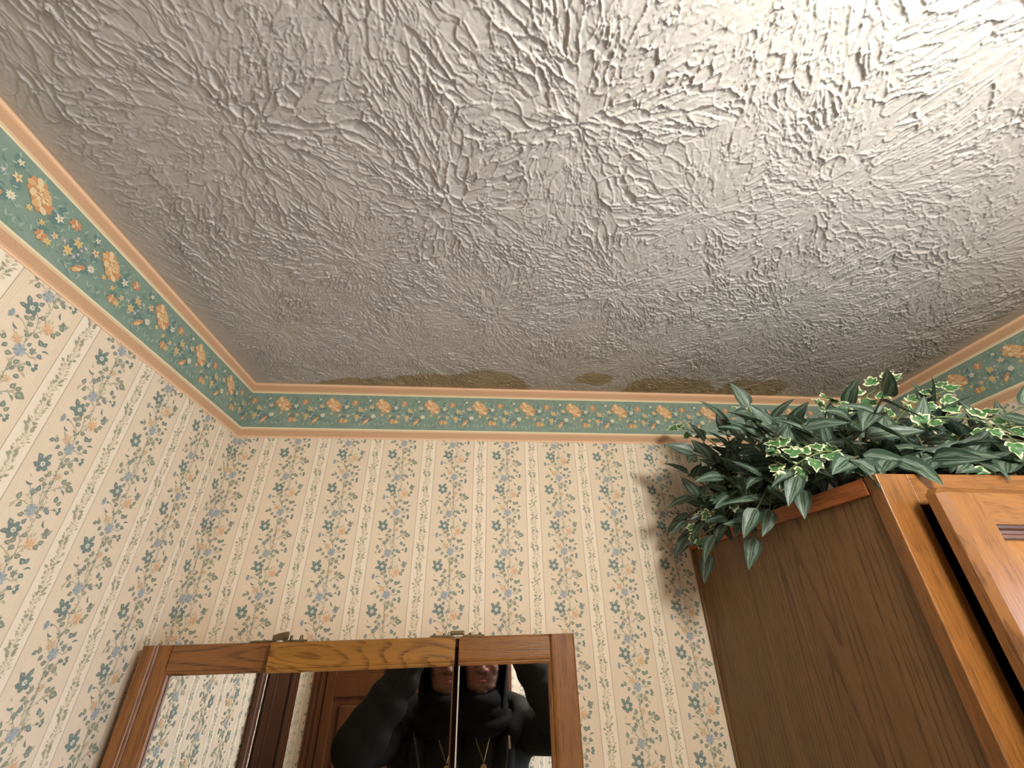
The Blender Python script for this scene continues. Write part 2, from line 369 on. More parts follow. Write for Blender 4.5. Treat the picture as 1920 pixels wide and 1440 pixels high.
def border_motif():
    k = Ink(); rng = random.Random(7)
    for x, y, r in BD_DARK:
        for i in range(5):
            a = rng.uniform(0, 6.28)
            k.ell(x + math.cos(a) * r * .35, y + math.sin(a) * r * .3, r * .6, r * .42, rng.uniform(0, 3), 'b_dark', 0)
    for x, y in [(rng.uniform(-76, 50), rng.uniform(-42, 38)) for _ in range(70)]:
        a = rng.uniform(0, 6.28)
        k.leaf(x, y, x + math.cos(a) * 8, y + math.sin(a) * 6, .12, rng.choice(['b_leaf2', 'b_dark', 'b_leaf', 'b_lil']), 1, .1)
    for i, (x0, y0, x1, y1) in enumerate(BD_LEAVES):
        k.leaf(x0, y0, x1, y1, .17, 'b_leaf', 2, .08)
        if i % 2: k.line([(x0, y0), (x0 - (x1 - x0) * .8, y0 - abs(y1 - y0) * .8 - 1)], .5, 'b_leaf2', 1)
    for f in BD_FLOWERS:
        t, x, y, r = f[:4]
        if t == 'G':
            k.ell(x, y, r * .95, r * .62, -.75, 'b_or2', 2, 14)
            for cx, cy, rr in ((-.34, .36, .8), (.40, -.32, .8), (.05, .02, .8)):
                for i in range(9):
                    a = i * math.pi * 2 / 9 + cx
                    k.ell(x + cx * r + math.cos(a) * rr * r * .6, y + cy * r + math.sin(a) * rr * r * .6, r * .3, r * .22, a + .5, ('b_or', 'b_or2', 'b_or', 'b_or3')[i % 4], 3 + i % 2)
            for i in range(26):
                a, q = rng.uniform(0, 6.28), rng.uniform(0, .75)
                k.ell(x + math.cos(a) * q * r * .9 + .0, y + math.sin(a) * q * r * .9, r * .15, r * .08, a, ('b_or', 'b_or2', 'b_or3')[i % 3], 5 + i % 2, 6)
        elif t in 'OU':
            e = .6 if t == 'U' else .85
            for i in range(7):
                a = i * math.pi * 2 / 7
                px, py = math.cos(a) * r * .55, math.sin(a) * r * .55 * e
                if t == 'U': px, py = px * .55 + py * .6, py * .8 + px * .9 * .8
                k.ell(x + px, y + py, r * .4, r * .26, a, ('b_rose', 'b_or', 'b_or2')[i % 3], 3 + i % 2)
            for i in range(5):
                a = rng.uniform(0, 6.28)
                k.ell(x + math.cos(a) * r * .2, y + math.sin(a) * r * .2, r * .18, r * .1, a, 'b_or3', 5, 6)
        else:
            pet, cen, nn = {'Y': ('b_yel', 'b_or2', 6), 'W': ('b_lil', 'b_white', 5), 'D': ('b_white', 'b_yel', 9), 'S': ('b_or3', 'b_or', 5), 'X': ('b_white', 'b_yel', 5)}[t]
            for i in range(nn):
                a = i * math.pi * 2 / nn + rng.uniform(-.15, .15)
                k.leaf(x, y, x + math.cos(a) * r, y + math.sin(a) * r, .24, pet, 3 + i % 2)
            k.ell(x, y, r * .26, r * .26, 0, cen, 5, 7)
    return k

def clip_poly(p, axis, lim, keep_less):
    """cut a polygon on a straight line (Sutherland-Hodgman)"""
    out = []
    n = len(p)
    for i in range(n):
        a, b = p[i], p[(i + 1) % n]
        ia = (a[axis] <= lim) == keep_less; ib = (b[axis] <= lim) == keep_less
        if ia: out.append(a)
        if ia != ib:
            t = (lim - a[axis]) / (b[axis] - a[axis])
            out.append(a + (b - a) * t)
    return np.array(out) if len(out) >= 3 else None

class Sheet:
    """a wall surface (u along the wall, v up) with the print laid on it as part of the same mesh"""
    def __init__(self, place, u0, u1, v0, v1):
        self.place = place; self.lim = (u0, u1, v0, v1)
        self.V, self.F, self.C, self.M, self.UV = [], [], [], [], []
        self.n = 0
    def add(self, pts3, uv, col, mat):
        k = len(pts3)
        self.V.append(pts3); self.F.append(range(self.n, self.n + k)); self.n += k
        self.C.append(col); self.M.append(mat); self.UV.append(uv)
    def base(self, u0, u1, v0, v1, mat, off=0.0):
        uv = np.array([(u0, v0), (u1, v0), (u1, v1), (u0, v1)])
        self.add(self.place(uv[:, 0], uv[:, 1], np.full(4, off)), uv, (1, 1, 1), mat)
    def slab(self, u0, u1, v0, v1, t, mat, off=0.0):
        """box of thickness t whose front carries the paper"""
        self.base(u0, u1, v0, v1, mat, off)
        c = self.place(np.array([u0, u1, u1, u0]), np.array([v0, v0, v1, v1]), np.full(4, off))
        b = self.place(np.array([u0, u1, u1, u0]), np.array([v0, v0, v1, v1]), np.full(4, off - t))
        uv = np.array([(u0, v0)] * 4)
        for i in range(4):
            j = (i + 1) % 4
            self.add(np.array([c[j], c[i], b[i], b[j]]), uv, (1, 1, 1), mat)
        self.add(b[::-1], uv, (1, 1, 1), mat)
    def stamp(self, ink, u, v, mirror=1.0, off=.00025):
        u0, u1, v0, v1 = self.lim
        for num, (pts, col, layer) in enumerate(ink.p):
            q = pts * .001
            q = np.stack([u + q[:, 0] * mirror, v + q[:, 1]], 1)
            mn, mx = q.min(0), q.max(0)
            if mx[0] <= u0 or mn[0] >= u1 or mx[1] <= v0 or mn[1] >= v1: continue
            if mn[0] < u0: q = clip_poly(q, 0, u0, False)
            if q is not None and mx[0] > u1: q = clip_poly(q, 0, u1, True)
            if q is not None and mn[1] < v0: q = clip_poly(q, 1, v0, False)
            if q is not None and mx[1] > v1: q = clip_poly(q, 1, v1, True)
            if q is None: continue
            self.add(self.place(q[:, 0], q[:, 1], np.full(len(q), off + layer * .0002 + (num % 29) * .0000066)), q, col, 1)
    def build(self, name, mats, parent=None):
        me = bpy.data.meshes.new(name)
        V = np.concatenate(self.V).astype(np.float32)
        lens = np.array([len(f) for f in self.F], np.int32)
        me.vertices.add(len(V)); me.vertices.foreach_set('co', V.ravel())
        me.loops.add(len(V)); me.loops.foreach_set('vertex_index', np.arange(len(V), dtype=np.int32))
        me.polygons.add(len(lens))
        me.polygons.foreach_set('loop_start', np.concatenate([[0], np.cumsum(lens)[:-1]]).astype(np.int32))
        me.polygons.foreach_set('material_index', np.array(self.M, np.int32))
        uvl = me.uv_layers.new(name='UVMap')
        uvl.data.foreach_set('uv', np.concatenate(self.UV).astype(np.float32).ravel())
        at = me.attributes.new('ink', 'FLOAT_COLOR', 'FACE')
        at.data.foreach_set('color', np.array([(*c, 1) for c in self.C], np.float32).ravel())
        me.update(calc_edges=True)
        me.validate()
        return link(name, me, mats, parent)

def paper_mat(name, phase):
    m = new_mat(name, (.8, .7, .6), .55, 0, .35)
    k = NT(m)
    uv = k.n('ShaderNodeUVMap').outputs[0]
    u, v, _ = k.sep(uv)
    f = k.math('FRACT', k.math('DIVIDE', k.math('SUBTRACT', u, phase), PITCH))
    mm = k.math('MULTIPLY', f, PITCH * 1000)       # 0..129.6 mm, pale stripe 0..32.5
    pale = k.math('LESS_THAN', mm, 32.5)
    c = k.mix(pale, srgb(238, 218, 192), srgb(247, 231, 209))
    def line(at, w):
        return k.math('LESS_THAN', k.math('ABSOLUTE', k.math('SUBTRACT', mm, at)), w)
    lines = k.math('MAXIMUM', line(32.5, .75), line(129.0, .75))
    faint = k.math('MAXIMUM', line(35.5, .5), line(125.6, .5))
    faint = k.math('MAXIMUM', faint, k.math('MAXIMUM', line(42.5, .5), line(119.5, .5)))
    faint = k.math('MAXIMUM', faint, k.math('MAXIMUM', line(39.0, .4), line(122.6, .4)))
    weave = k.noise(k.comb(k.math('MULTIPLY', u, 1400.0), k.math('MULTIPLY', v, 160.0), 0.0), 1.0, 2.0)
    weave2 = k.noise(k.comb(k.math('MULTIPLY', u, 160.0), k.math('MULTIPLY', v, 1400.0), 4.0), 1.0, 2.0)
    w = k.math('ADD', weave, weave2)
    c = k.mix(k.math('MULTIPLY', k.step(w, .8, 1.3), .14), c, srgb(196, 168, 134))
    c = k.mix(k.math('MULTIPLY', faint, .16), c, srgb(184, 156, 130))
    c = k.mix(k.math('MULTIPLY', lines, .62), c, srgb(158, 132, 112))
    k.t.links.new(c, k.b.inputs['Base Color'])
    k.bump(w, .12, .0003)
    return m

def ink_mat(name, rough=.55):
    m = new_mat(name, (.5, .5, .5), rough, 0, .35)
    k = NT(m)
    a = k.n('ShaderNodeAttribute', attribute_name='ink')
    nz = k.noise(k.n('ShaderNodeTexCoord').outputs['Object'], 700.0, 2.0)
    k.t.links.new(k.mix(k.math('MULTIPLY', k.step(nz, .5, .75), .25), a.outputs['Color'], srgb(220, 205, 178)), k.b.inputs['Base Color'])
    return m

def border_mat(name):
    """pink and cream bands above and below a sage green ground"""
    m = new_mat(name, (.5, .5, .5), .55, 0, .35)
    k = NT(m)
    uv = k.n('ShaderNodeUVMap').outputs[0]
    u, v, _ = k.sep(uv)
    d = k.math('ABSOLUTE', k.math('SUBTRACT', v, 2.359))           # distance from the middle line
    d = k.math('MULTIPLY', d, 1000.0)
    nz = k.noise(k.comb(k.math('MULTIPLY', u, 500.0), k.math('MULTIPLY', v, 500.0), 0.0), 1.0, 2.0)
    cloud = k.noise(k.comb(k.math('MULTIPLY', u, 30.0), k.math('MULTIPLY', v, 30.0), 2.0), 1.0, 3.0)
    green = k.mix(k.step(cloud, .3, .7), srgb(126, 148, 132), srgb(138, 158, 144))
    green = k.mix(k.math('MULTIPLY', k.step(nz, .5, .8), .3), green, srgb(160, 176, 154))
    pink = k.mix(k.step(nz, .3, .8), srgb(210, 168, 132), srgb(200, 156, 120))
    c = k.mix(k.math('GREATER_THAN', d, 48.3), green, srgb(236, 220, 182))
    c = k.mix(k.math('GREATER_THAN', d, 51.5), c, srgb(224, 196, 158))
    c = k.mix(k.math('GREATER_THAN', d, 55.5), c, pink)
    c = k.mix(k.math('GREATER_THAN', d, 70.2), c, srgb(232, 186, 148))
    c = k.mix(k.math('GREATER_THAN', d, 71.4), c, pink)
    c = k.mix(k.math('GREATER_THAN', d, 72.6), c, srgb(240, 200, 164))
    c = k.mix(k.math('GREATER_THAN', d, 77.5), c, srgb(206, 170, 134))
    k.t.links.new(c, k.b.inputs['Base Color'])
    return m

M_INK = ink_mat('wallpaper_ink')
WP, SP, BP = wallpaper_motif(), strip_motif(), border_motif()
WPV0 = 0.80
BORDER_LOW = 2.2825

def papered_wall(name, place, u0, u1, phase, mirror=1.0, parity=0, vtop=BORDER_LOW):
    """phase: u of the left line of one pale stripe; parity: which stripes start with the upper half repeat"""
    s = Sheet(place, u0, u1, WPV0, vtop + .002)
    s.slab(u0, u1, 0.0, H, .06, 0)
    k0 = int(math.floor((u0 - phase) / PITCH)) - 1
    k1 = int(math.ceil((u1 - phase) / PITCH)) + 1
    for k in range(k0, k1):
        left = phase + k * PITCH
        z0 = 2.245 + (0.0 if (k + parity) % 2 else -REPEAT / 2)
        for r in range(-1, 10):
            s.stamp(WP, left + .0325 + .0486, z0 - (r - .0) * REPEAT, 1.0)
            s.stamp(SP, left + .0163, z0 + .03 - r * REPEAT, 1.0)
    return tag(s.build(name, [paper_mat('striped_paper_' + name, phase), M_INK]), kind='structure')

def border(name, place, u0, u1, first):
    s = Sheet(place, u0, u1, BORDER_LOW - .002, H)
    s.slab(u0, u1, BORDER_LOW, H - .0004, .0006, 0, .0010)
    k0 = int(math.floor((u0 - first) / .127)) - 1
    k1 = int(math.ceil((u1 - first) / .127)) + 1
    for k in range(k0, k1):
        s.stamp(BP, first + k * .127, 2.359, 1.0, .0012)
    return tag(s.build(name, [M_BORDER, M_INK]), kind='structure')

def P_back(u, v, o): return np.stack([u, D - o, v], 1)
def P_left(u, v, o): return np.stack([L + o, u, v], 1)
def P_right(u, v, o): return np.stack([R - o, -u, v], 1)
def P_rear(u, v, o): return np.stack([-u, REAR + o, v], 1)

M_BORDER = border_mat('border_paper')
papered_wall('wall_back', P_back, L, R, -.366 - .0325, parity=0)
papered_wall('wall_left', P_left, REAR, D, .5421, parity=1)
papered_wall('wall_right', P_right, -D, -REAR, -.93, parity=0)
papered_wall('wall_rear', P_rear, -R, -L, -.215, parity=0)
border('trim_1', P_left, REAR, D - .0012, .4092)
border('trim_2', P_back, L + .0012, R - .0012, -.3772)
border('trim_3', P_right, -D + .0012, -REAR, -.80)
border('trim_4', P_rear, -R + .0012, -L - .0012, 0.0)

# ------------------------------------------------------------------ ceiling: stomped plaster as real relief
rs = np.random.RandomState(5)
PERM = rs.permutation(512); PERM = np.concatenate([PERM, PERM, PERM])
GR = rs.normal(size=(512, 3)); GR /= np.linalg.norm(GR, axis=1)[:, None]
def perlin(x, y, z):
    xi, yi, zi = np.floor(x).astype(int), np.floor(y).astype(int), np.floor(z).astype(int)
    xf, yf, zf = x - xi, y - yi, z - zi
    fade = lambda t: t * t * t * (t * (t * 6 - 15) + 10)
    u, v, w = fade(xf), fade(yf), fade(zf)
    xi &= 255; yi &= 255; zi &= 255
    def g(dx, dy, dz):
        h = PERM[PERM[PERM[xi + dx] + yi + dy] + zi + dz]
        q = GR[h]
        return q[..., 0] * (xf - dx) + q[..., 1] * (yf - dy) + q[..., 2] * (zf - dz)
    x00 = g(0, 0, 0) * (1 - u) + g(1, 0, 0) * u; x10 = g(0, 1, 0) * (1 - u) + g(1, 1, 0) * u
    x01 = g(0, 0, 1) * (1 - u) + g(1, 0, 1) * u; x11 = g(0, 1, 1) * (1 - u) + g(1, 1, 1) * u
    return (x00 * (1 - v) + x10 * v) * (1 - w) + (x01 * (1 - v) + x11 * v) * w
def sstep(x, a, b):
    t = np.clip((x - a) / (b - a), 0, 1)
    return t * t * (3 - 2 * t)

STEP = .0012
CY0 = .08
gx = np.arange(L, R + STEP * .5, STEP); gy = np.arange(CY0, D + STEP * .5, STEP)
gx = np.linspace(L, R, len(gx)); gy = np.linspace(CY0, D, len(gy))
SX, SY = gx[1] - gx[0], gy[1] - gy[0]
GX, GY = np.meshgrid(gx.astype(np.float32), gy.astype(np.float32))
Z0 = np.zeros_like(GX)
def ridge(n, w, p=1.5):
    ny, nx = np.gradient(n, STEP)
    return np.exp(-(np.abs(n) / (np.hypot(nx, ny) + .15) / w) ** p)
# the plaster brush was stamped at these centres; its bristles pull ridges outwards
rnd = random.Random(3)
centres = [(.1156, .2948), (-.06, .43), (-.32, .33), (-.22, .56), (.27, .60), (.52, .38), (.62, .64), (.02, .70), (.40, .85), (-.44, .78), (-.16, .86), (.18, .93), (.86, .50), (.80, .84), (1.02, .72), (.62, .12), (-.12, .12), (.36, .42), (-.50, .12), (1.0, .25), (.34, .08), (.62, .95), (-.36, 1.0)]
CEN = np.array(centres)
def pull(x, y):
    """direction of the brush stroke at a point"""
    d = (CEN[:, 0] - x) ** 2 + (CEN[:, 1] - y) ** 2
    i = int(np.argmin(d * SCALE))
    return math.atan2(y - CEN[i, 1], x - CEN[i, 0]), math.sqrt(d[i])
SCALE = np.array([rnd.uniform(.7, 1.4) for _ in centres])
WX = GX + .0035 * perlin(GX * 45, GY * 45, Z0 + 1.3) + .0016 * perlin(GX * 130, GY * 130, Z0 + 8.3)
WY = GY + .0035 * perlin(GX * 45, GY * 45, Z0 + 4.9) + .0016 * perlin(GX * 130, GY * 130, Z0 + 5.3)
def crackle(cell, stretch, reach, seed):
    """long torn cells: distance to nearest and second nearest seed, each with its own stroke direction"""
    r_ = random.Random(seed)
    F1 = np.full(GX.shape, 9.0, np.float32); F2 = F1.copy(); ID = np.zeros(GX.shape, np.int32); TL = np.zeros(GX.shape, np.float32)
    n = int((R - L + .04) * (D - CY0 + .04) / (cell * cell * stretch)) * 3
    lv = np.zeros(n, np.float32)
    k = int(reach / STEP)
    for i in range(n):
        x, y = r_.uniform(L - .02, R + .02), r_.uniform(CY0 - .02, D + .02)
        if r_.random() > (.30 if y < .42 else .30 + .70 * min(1, (y - .42) / .4)): continue      # the far end was stamped finer
        a, dist = pull(x, y)
        a += r_.gauss(0, .34)
        st = 1 + (stretch - 1) * min(1, dist / .055) * r_.uniform(.6, 1.3)
        lv[i] = r_.gauss(0, 1)
        c, s = math.cos(a), math.sin(a)
        ix, iy = int((x - L) / SX), int((y - CY0) / SY)
        x0, x1, y0, y1 = max(0, ix - k), min(GX.shape[1], ix + k), max(0, iy - k), min(GX.shape[0], iy + k)
        if x0 >= x1 or y0 >= y1: continue
        sl = (slice(y0, y1), slice(x0, x1))
        dx, dy = WX[sl] - x, WY[sl] - y
        u, v = (dx * c + dy * s) / st, -dx * s + dy * c
        d = np.hypot(u, v)
        f1, f2 = F1[sl], F2[sl]
        near = d < f1
        F2[sl] = np.where(near, f1, np.minimum(f2, d))
        F1[sl] = np.where(near, d, f1)
        ID[sl] = np.where(near, i, ID[sl]); TL[sl] = np.where(near, v * lv[i], TL[sl])
    return F2 - F1, lv[ID], TL
e1, l1, t1 = crackle(.0105, 3.4, .058, 1)
e2, l2, t2 = crackle(.0055, 3.0, .030, 2)
low = lambda f, o: perlin(GX * f, GY * f, Z0 + o)
a1 = .30 + .70 * sstep(low(24, 2.2), -.25, .12)
a2 = .15 + .85 * sstep(low(32, 7.7), -.2, .25)
big = .55 + .75 * sstep(low(7, 3.9), -.25, .25)
HT = big * (1.15 * a1 * ridge(e1, .00095) + .24 * np.clip(l1, -1.5, 1.5) + 20.0 * np.clip(t1, -.012, .012)) \
    + .62 * a2 * ridge(e2, .00085) + .15 * np.clip(l2, -1.5, 1.5) + 14.0 * np.clip(t2, -.01, .01)
HT = HT.astype(np.float64)
wall_fade = sstep(GX - L, .004, .075) * sstep(R - GX, .004, .05) * sstep(D - GY, .0, .02)
HT += .12 * perlin(GX * 210, GY * 210, np.zeros_like(GX)) + .10 * perlin(GX * 90, GY * 420, Z0 + 2.0) + .25 * perlin(GX * 14, GY * 14, np.full_like(GX, 3.3))
AMP = .0023
ZC = H - AMP * (HT * (.18 + .82 * wall_fade) + .6)
ZC[:, 0] = ZC[:, -1] = H - .0005
stain = np.zeros_like(GX)
wob = .022 * perlin(GX * 26, GY * 26, np.full_like(GX, 1.7)) + .010 * perlin(GX * 80, GY * 80, np.full_like(GX, 6.1))
for (cx, cy, rx, ry) in [(-.26, 1.014, .17, .042), (-.10, 1.014, .17, .072), (.01, 1.014, .125, .098), (.30, .945, .052, .030), (.47, 1.014, .075, .082), (.565, 1.014, .10, .088), (.73, 1.014, .066, .085), (.80, .975, .06, .05)]:
    q = 1 - np.hypot((GX - cx + wob) / rx, (GY - cy + wob * .7) / ry)
    stain = np.maximum(stain, sstep(q, -.03, .05))
ny_, nx_ = GX.shape
verts = np.stack([GX.ravel(), GY.ravel(), ZC.ravel()], 1)
idx = np.arange(ny_ * nx_).reshape(ny_, nx_)
quads = np.stack([idx[:-1, :-1].ravel(), idx[1:, :-1].ravel(), idx[1:, 1:].ravel(), idx[:-1, 1:].ravel()], 1)
# plain part behind the camera, down to the same mean level, and a top slab
zm = H - AMP * .6
e0 = len(verts)
extra = np.array([(L, REAR, zm), (R, REAR, zm), (L, CY0, zm), (R, CY0, zm),
                  (L, REAR, H + .05), (R, REAR, H + .05), (L, D, H + .05), (R, D, H + .05)])
verts = np.concatenate([verts, extra])
quads = np.concatenate([quads, np.array([[e0, e0 + 2, e0 + 3, e0 + 1], [e0 + 4, e0 + 5, e0 + 7, e0 + 6]])])
me = bpy.data.meshes.new('ceiling')
me.vertices.add(len(verts)); me.vertices.foreach_set('co', verts.astype(np.float32).ravel())
me.loops.add(quads.size); me.loops.foreach_set('vertex_index', quads.astype(np.int32).ravel())
me.polygons.add(len(quads)); me.polygons.foreach_set('loop_start', (np.arange(len(quads)) * 4).astype(np.int32))
me.update(calc_edges=True)
at = me.attributes.new('stain', 'FLOAT', 'POINT')
at.data.foreach_set('value', np.concatenate([stain.ravel(), np.zeros(8)]).astype(np.float32))
me.polygons.foreach_set('use_smooth', np.ones(len(quads), bool))
m = new_mat('ceiling_plaster', srgb(206, 196, 182), .6, 0, .22)
k = NT(m)
a = k.n('ShaderNodeAttribute', attribute_name='stain')
nz = k.noise(k.n('ShaderNodeTexCoord').outputs['Object'], 900.0, 2.0)
k.t.links.new(k.mix(k.math('MULTIPLY', a.outputs['Fac'], .85), srgb(190, 184, 175), srgb(164, 145, 108)), k.b.inputs['Base Color'])
k.bump(nz, .25, .0006)
tag(link('ceiling', me, m), kind='structure')

# floor
m = new_mat('floor_vinyl', srgb(170, 150, 128), .4)
k = NT(m)
x, y, z = k.sep(k.n('ShaderNodeTexCoord').outputs['Object'])
gl = k.math('MAXIMUM', k.math('LESS_THAN', k.math('FRACT', k.math('DIVIDE', x, .305)), .012), k.math('LESS_THAN', k.math('FRACT', k.math('DIVIDE', y, .305)), .012))
nz = k.noise(k.n('ShaderNodeTexCoord').outputs['Object'], 18.0, 5.0, .65)
k.t.links.new(k.mix(gl, k.mix(nz, srgb(206, 194, 176), srgb(228, 220, 204)), srgb(110, 96, 82)), k.b.inputs['Base Color'])
tag(box('floor', L - .06, R + .06, REAR - .06, D + .06, -.05, 0.0, m, bevel=0), kind='structure')
# ------------------------------------------------------------------ doors, window (behind and beside the camera)
def panel_door(name, place, u0, u1, v1, mat, panels, knob_u, label_mat=M_BRASS, case=.047, case_l=None):
    """door slab with raised panels and casing on a wall; place(u, v, off) -> xyz"""
    root = bpy.data.objects.new(name, None); COL.objects.link(root)
    tag(root, kind='structure')
    def pb(bm, a, b, c, d, o0, o1, bev=.003):
        p, q = place(np.array([a]), np.array([c]), np.array([o0]))[0], place(np.array([b]), np.array([d]), np.array([o1]))[0]
        lo, hi = np.minimum(p, q), np.maximum(p, q)
        add_box(bm, lo[0], hi[0], lo[1], hi[1], lo[2], hi[2], bev)
    bm = bmesh.new()
    us = sorted({u0, u1} | {a for p in panels for a in p[:2]})
    # stiles and rails built around the sunk panels
    pb(bm, u0, u1, .006, v1, .001, .010, .001)
    cols = sorted({(p[0], p[1]) for p in panels})
    edges = [u0] + [e for c in cols for e in c] + [u1]
    for i in range(0, len(edges), 2):
        pb(bm, edges[i], edges[i + 1], .006, v1, .010, .022)
    for c in cols:
        zs = [.006] + [e for p in sorted(panels, key=lambda q: q[2]) if p[:2] == c for e in p[2:]] + [v1]
        for i in range(0, len(zs), 2):
            pb(bm, c[0], c[1], zs[i], zs[i + 1], .010, .0215, .002)
    for p in panels:
        pb(bm, p[0] + .03, p[1] - .03, p[2] + .03, p[3] - .03, .009, .019, .007)
    from_bm('door_slab', bm, mat, root)
    for nm, (a, b, c, d) in {'casing_left': (u0 - (case_l or case) - .003, u0 - .003, 0.001, v1 + .003), 'casing_right': (u1 + .003, u1 + .003 + case, 0.001, v1 + .003),
                             'casing_head': (u0 - (case_l or case) - .003, u1 + .003 + case, v1 + .003, v1 + .06)}.items():
        bm = bmesh.new()
        pb(bm, a, b, c, d, .001, .018, .004)
        if nm != 'casing_head':
            w = b - a
            pb(bm, a + w * .25, a + w * .38, c, d, .018, .022, .0015); pb(bm, a + w * .62, a + w * .75, c, d, .018, .022, .0015)
        from_bm('door_casing', bm, M_DOOR, root)
    bm = bmesh.new()
    p = place(np.array([knob_u]), np.array([.96]), np.array([.055]))[0]; q = place(np.array([knob_u]), np.array([.96]), np.array([.02]))[0]
    bmesh.ops.create_uvsphere(bm, u_segments=20, v_segments=12, radius=.026, matrix=Matrix.Translation(p))
    add_tube(bm, [q, p], .012, 12)
    from_bm('door_knob', bm, M_BRASS, root, True)
    return root

pl = lambda u, v, o: np.stack([u, REAR + o, v], 1)
panel_door('door_1', pl, -.475, .143, 2.03, M_DOOR,
           [(-.435, -.208, 1.68, 1.90), (-.118, .104, 1.68, 1.90), (-.435, -.208, .98, 1.597), (-.118, .104, .98, 1.597), (-.435, -.208, .22, .84), (-.118, .104, .22, .84)], .122, case_l=.06)
pl2 = lambda u, v, o: np.stack([L + o, u, v], 1)
panel_door('door_2', pl2, -.46, .306, 2.03, M_DOOR_DARK,
           [(-.39, -.12, 1.10, 1.92), (-.04, .235, 1.10, 1.92), (-.39, -.12, .2, .94), (-.04, .235, .2, .94)], -.42, case=.075, case_l=.09)

wroot = bpy.data.objects.new('window_1', None); COL.objects.link(wroot); tag(wroot, kind='structure')
wy0, wy1, wz0, wz1 = -.50, .22, 1.02, 1.92
bm = bmesh.new()
for (a, b, c, d) in ((wy0 - .06, wy1 + .06, wz1, wz1 + .06), (wy0 - .07, wy1 + .07, wz0 - .06, wz0), (wy0 - .06, wy0, wz0, wz1), (wy1, wy1 + .06, wz0, wz1), (wy0, wy1, (wz0 + wz1) / 2 - .015, (wz0 + wz1) / 2 + .015)):
    add_box(bm, R - .025, R - .001, a, b, c, d, .003)
from_bm('window_frame', bm, M_OAK_Z, wroot)
m = new_mat('daylit_frosted_glass', (.8, .85, .9), .5)
m.node_tree.nodes['Principled BSDF'].inputs['Emission Color'].default_value = (*WINDOW_COLOR, 1)
m.node_tree.nodes['Principled BSDF'].inputs['Emission Strength'].default_value = WINDOW_STRENGTH
box('window_pane', R - .010, R - .001, wy0, wy1, wz0, wz1, m, wroot, 0)

# ------------------------------------------------------------------ ceiling lamp (just out of the picture, above right)
t = thing('ceiling_lamp', 'round frosted glass ceiling lamp with a brass base, glowing warm', 'lamp', (LAMP_POS[0], LAMP_POS[1], H))
bm = bmesh.new()
add_tube(bm, [(LAMP_POS[0], LAMP_POS[1], z_) for z_ in (H - .0005, H - .018, H - .03, H - .035, LAMP_POS[2] + .068)], [.085, .085, .055, .030, .042], 40)
from_bm('lamp_base', bm, M_BRASS, t, False)
bm = bmesh.new()
bmesh.ops.create_uvsphere(bm, u_segments=24, v_segments=14, radius=.078, matrix=Matrix.Translation(LAMP_POS) @ Matrix.Diagonal((1, 1, .95, 1)))
m = new_mat('glowing_glass', (.9, .88, .82), .3)
m.node_tree.nodes['Principled BSDF'].inputs['Emission Color'].default_value = (*LAMP_COLOR, 1)
m.node_tree.nodes['Principled BSDF'].inputs['Emission Strength'].default_value = LAMP_STRENGTH
from_bm('lamp_shade', bm, m, t, True)

# ------------------------------------------------------------------ tall oak linen cabinet
CT, CF, CX0, CX1 = 2.040, .5077, .531, 1.165
skew = lambda v: Vector((v.x - .031 * (v.y - CF) / .506, v.y, v.z))
t = thing('linen_cabinet', 'tall honey oak cabinet with a brown veneer side, leaves lying along its top', 'cabinet', (.84, .76, 0))
box('side_panel', CX0 + .005, CX0 + .018, CF + .021, D - .002, .0, CT - .004, M_OAK_SIDE, t, .0004, skew)['label'] = 'dull brown veneer side with cathedral grain'
box('side_trim', CX0, CX0 + .022, CF + .021, D - .002, CT - .0235, CT, M_OAK_Y, t, .0012, skew)
box('back_cleat', CX0 + .002, CX0 + .02, D - .010, D - .0015, 0, CT - .024, M_OAK_SIDE, t, .001, skew)
box('top_board', CX0 + .02, CX1 - .012, CF + .02, D - .003, CT - .022, CT - .006, M_OAK_Y, t, .001)
box('bottom_board', CX0 + .02, CX1 - .012, CF + .03, D - .003, .08, .098, M_DARKIN, t, .001)
box('far_side_panel', CX1 - .014, CX1, CF + .02, D - .003, 0, CT - .002, M_OAK_SIDE, t, .001)
FS = .0445
box('face_stile', CX0, CX0 + FS, CF, CF + .020, 0, CT, M_OAK_Z, t, .0014)
box('face_stile', CX1 - FS, CX1, CF, CF + .020, 0, CT, M_OAK_Z, t, .0014)
box('face_stile', .826, .87, CF + .0002, CF + .0195, .10, CT - .042, M_OAK_Z, t, .0012)
box('face_rail', CX0 + FS, CX1 - FS, CF + .0002, CF + .0198, CT - .0415, CT, M_OAK_X, t, .0012)
box('face_rail', CX0 + FS, CX1 - FS, CF + .0002, CF + .0198, .0, .10, M_OAK_X, t, .0012)
box('inner_back', CX0 + .03, CX1 - .02, D - .012, D - .004, .1, CT - .025, M_DARKIN, t, 0)

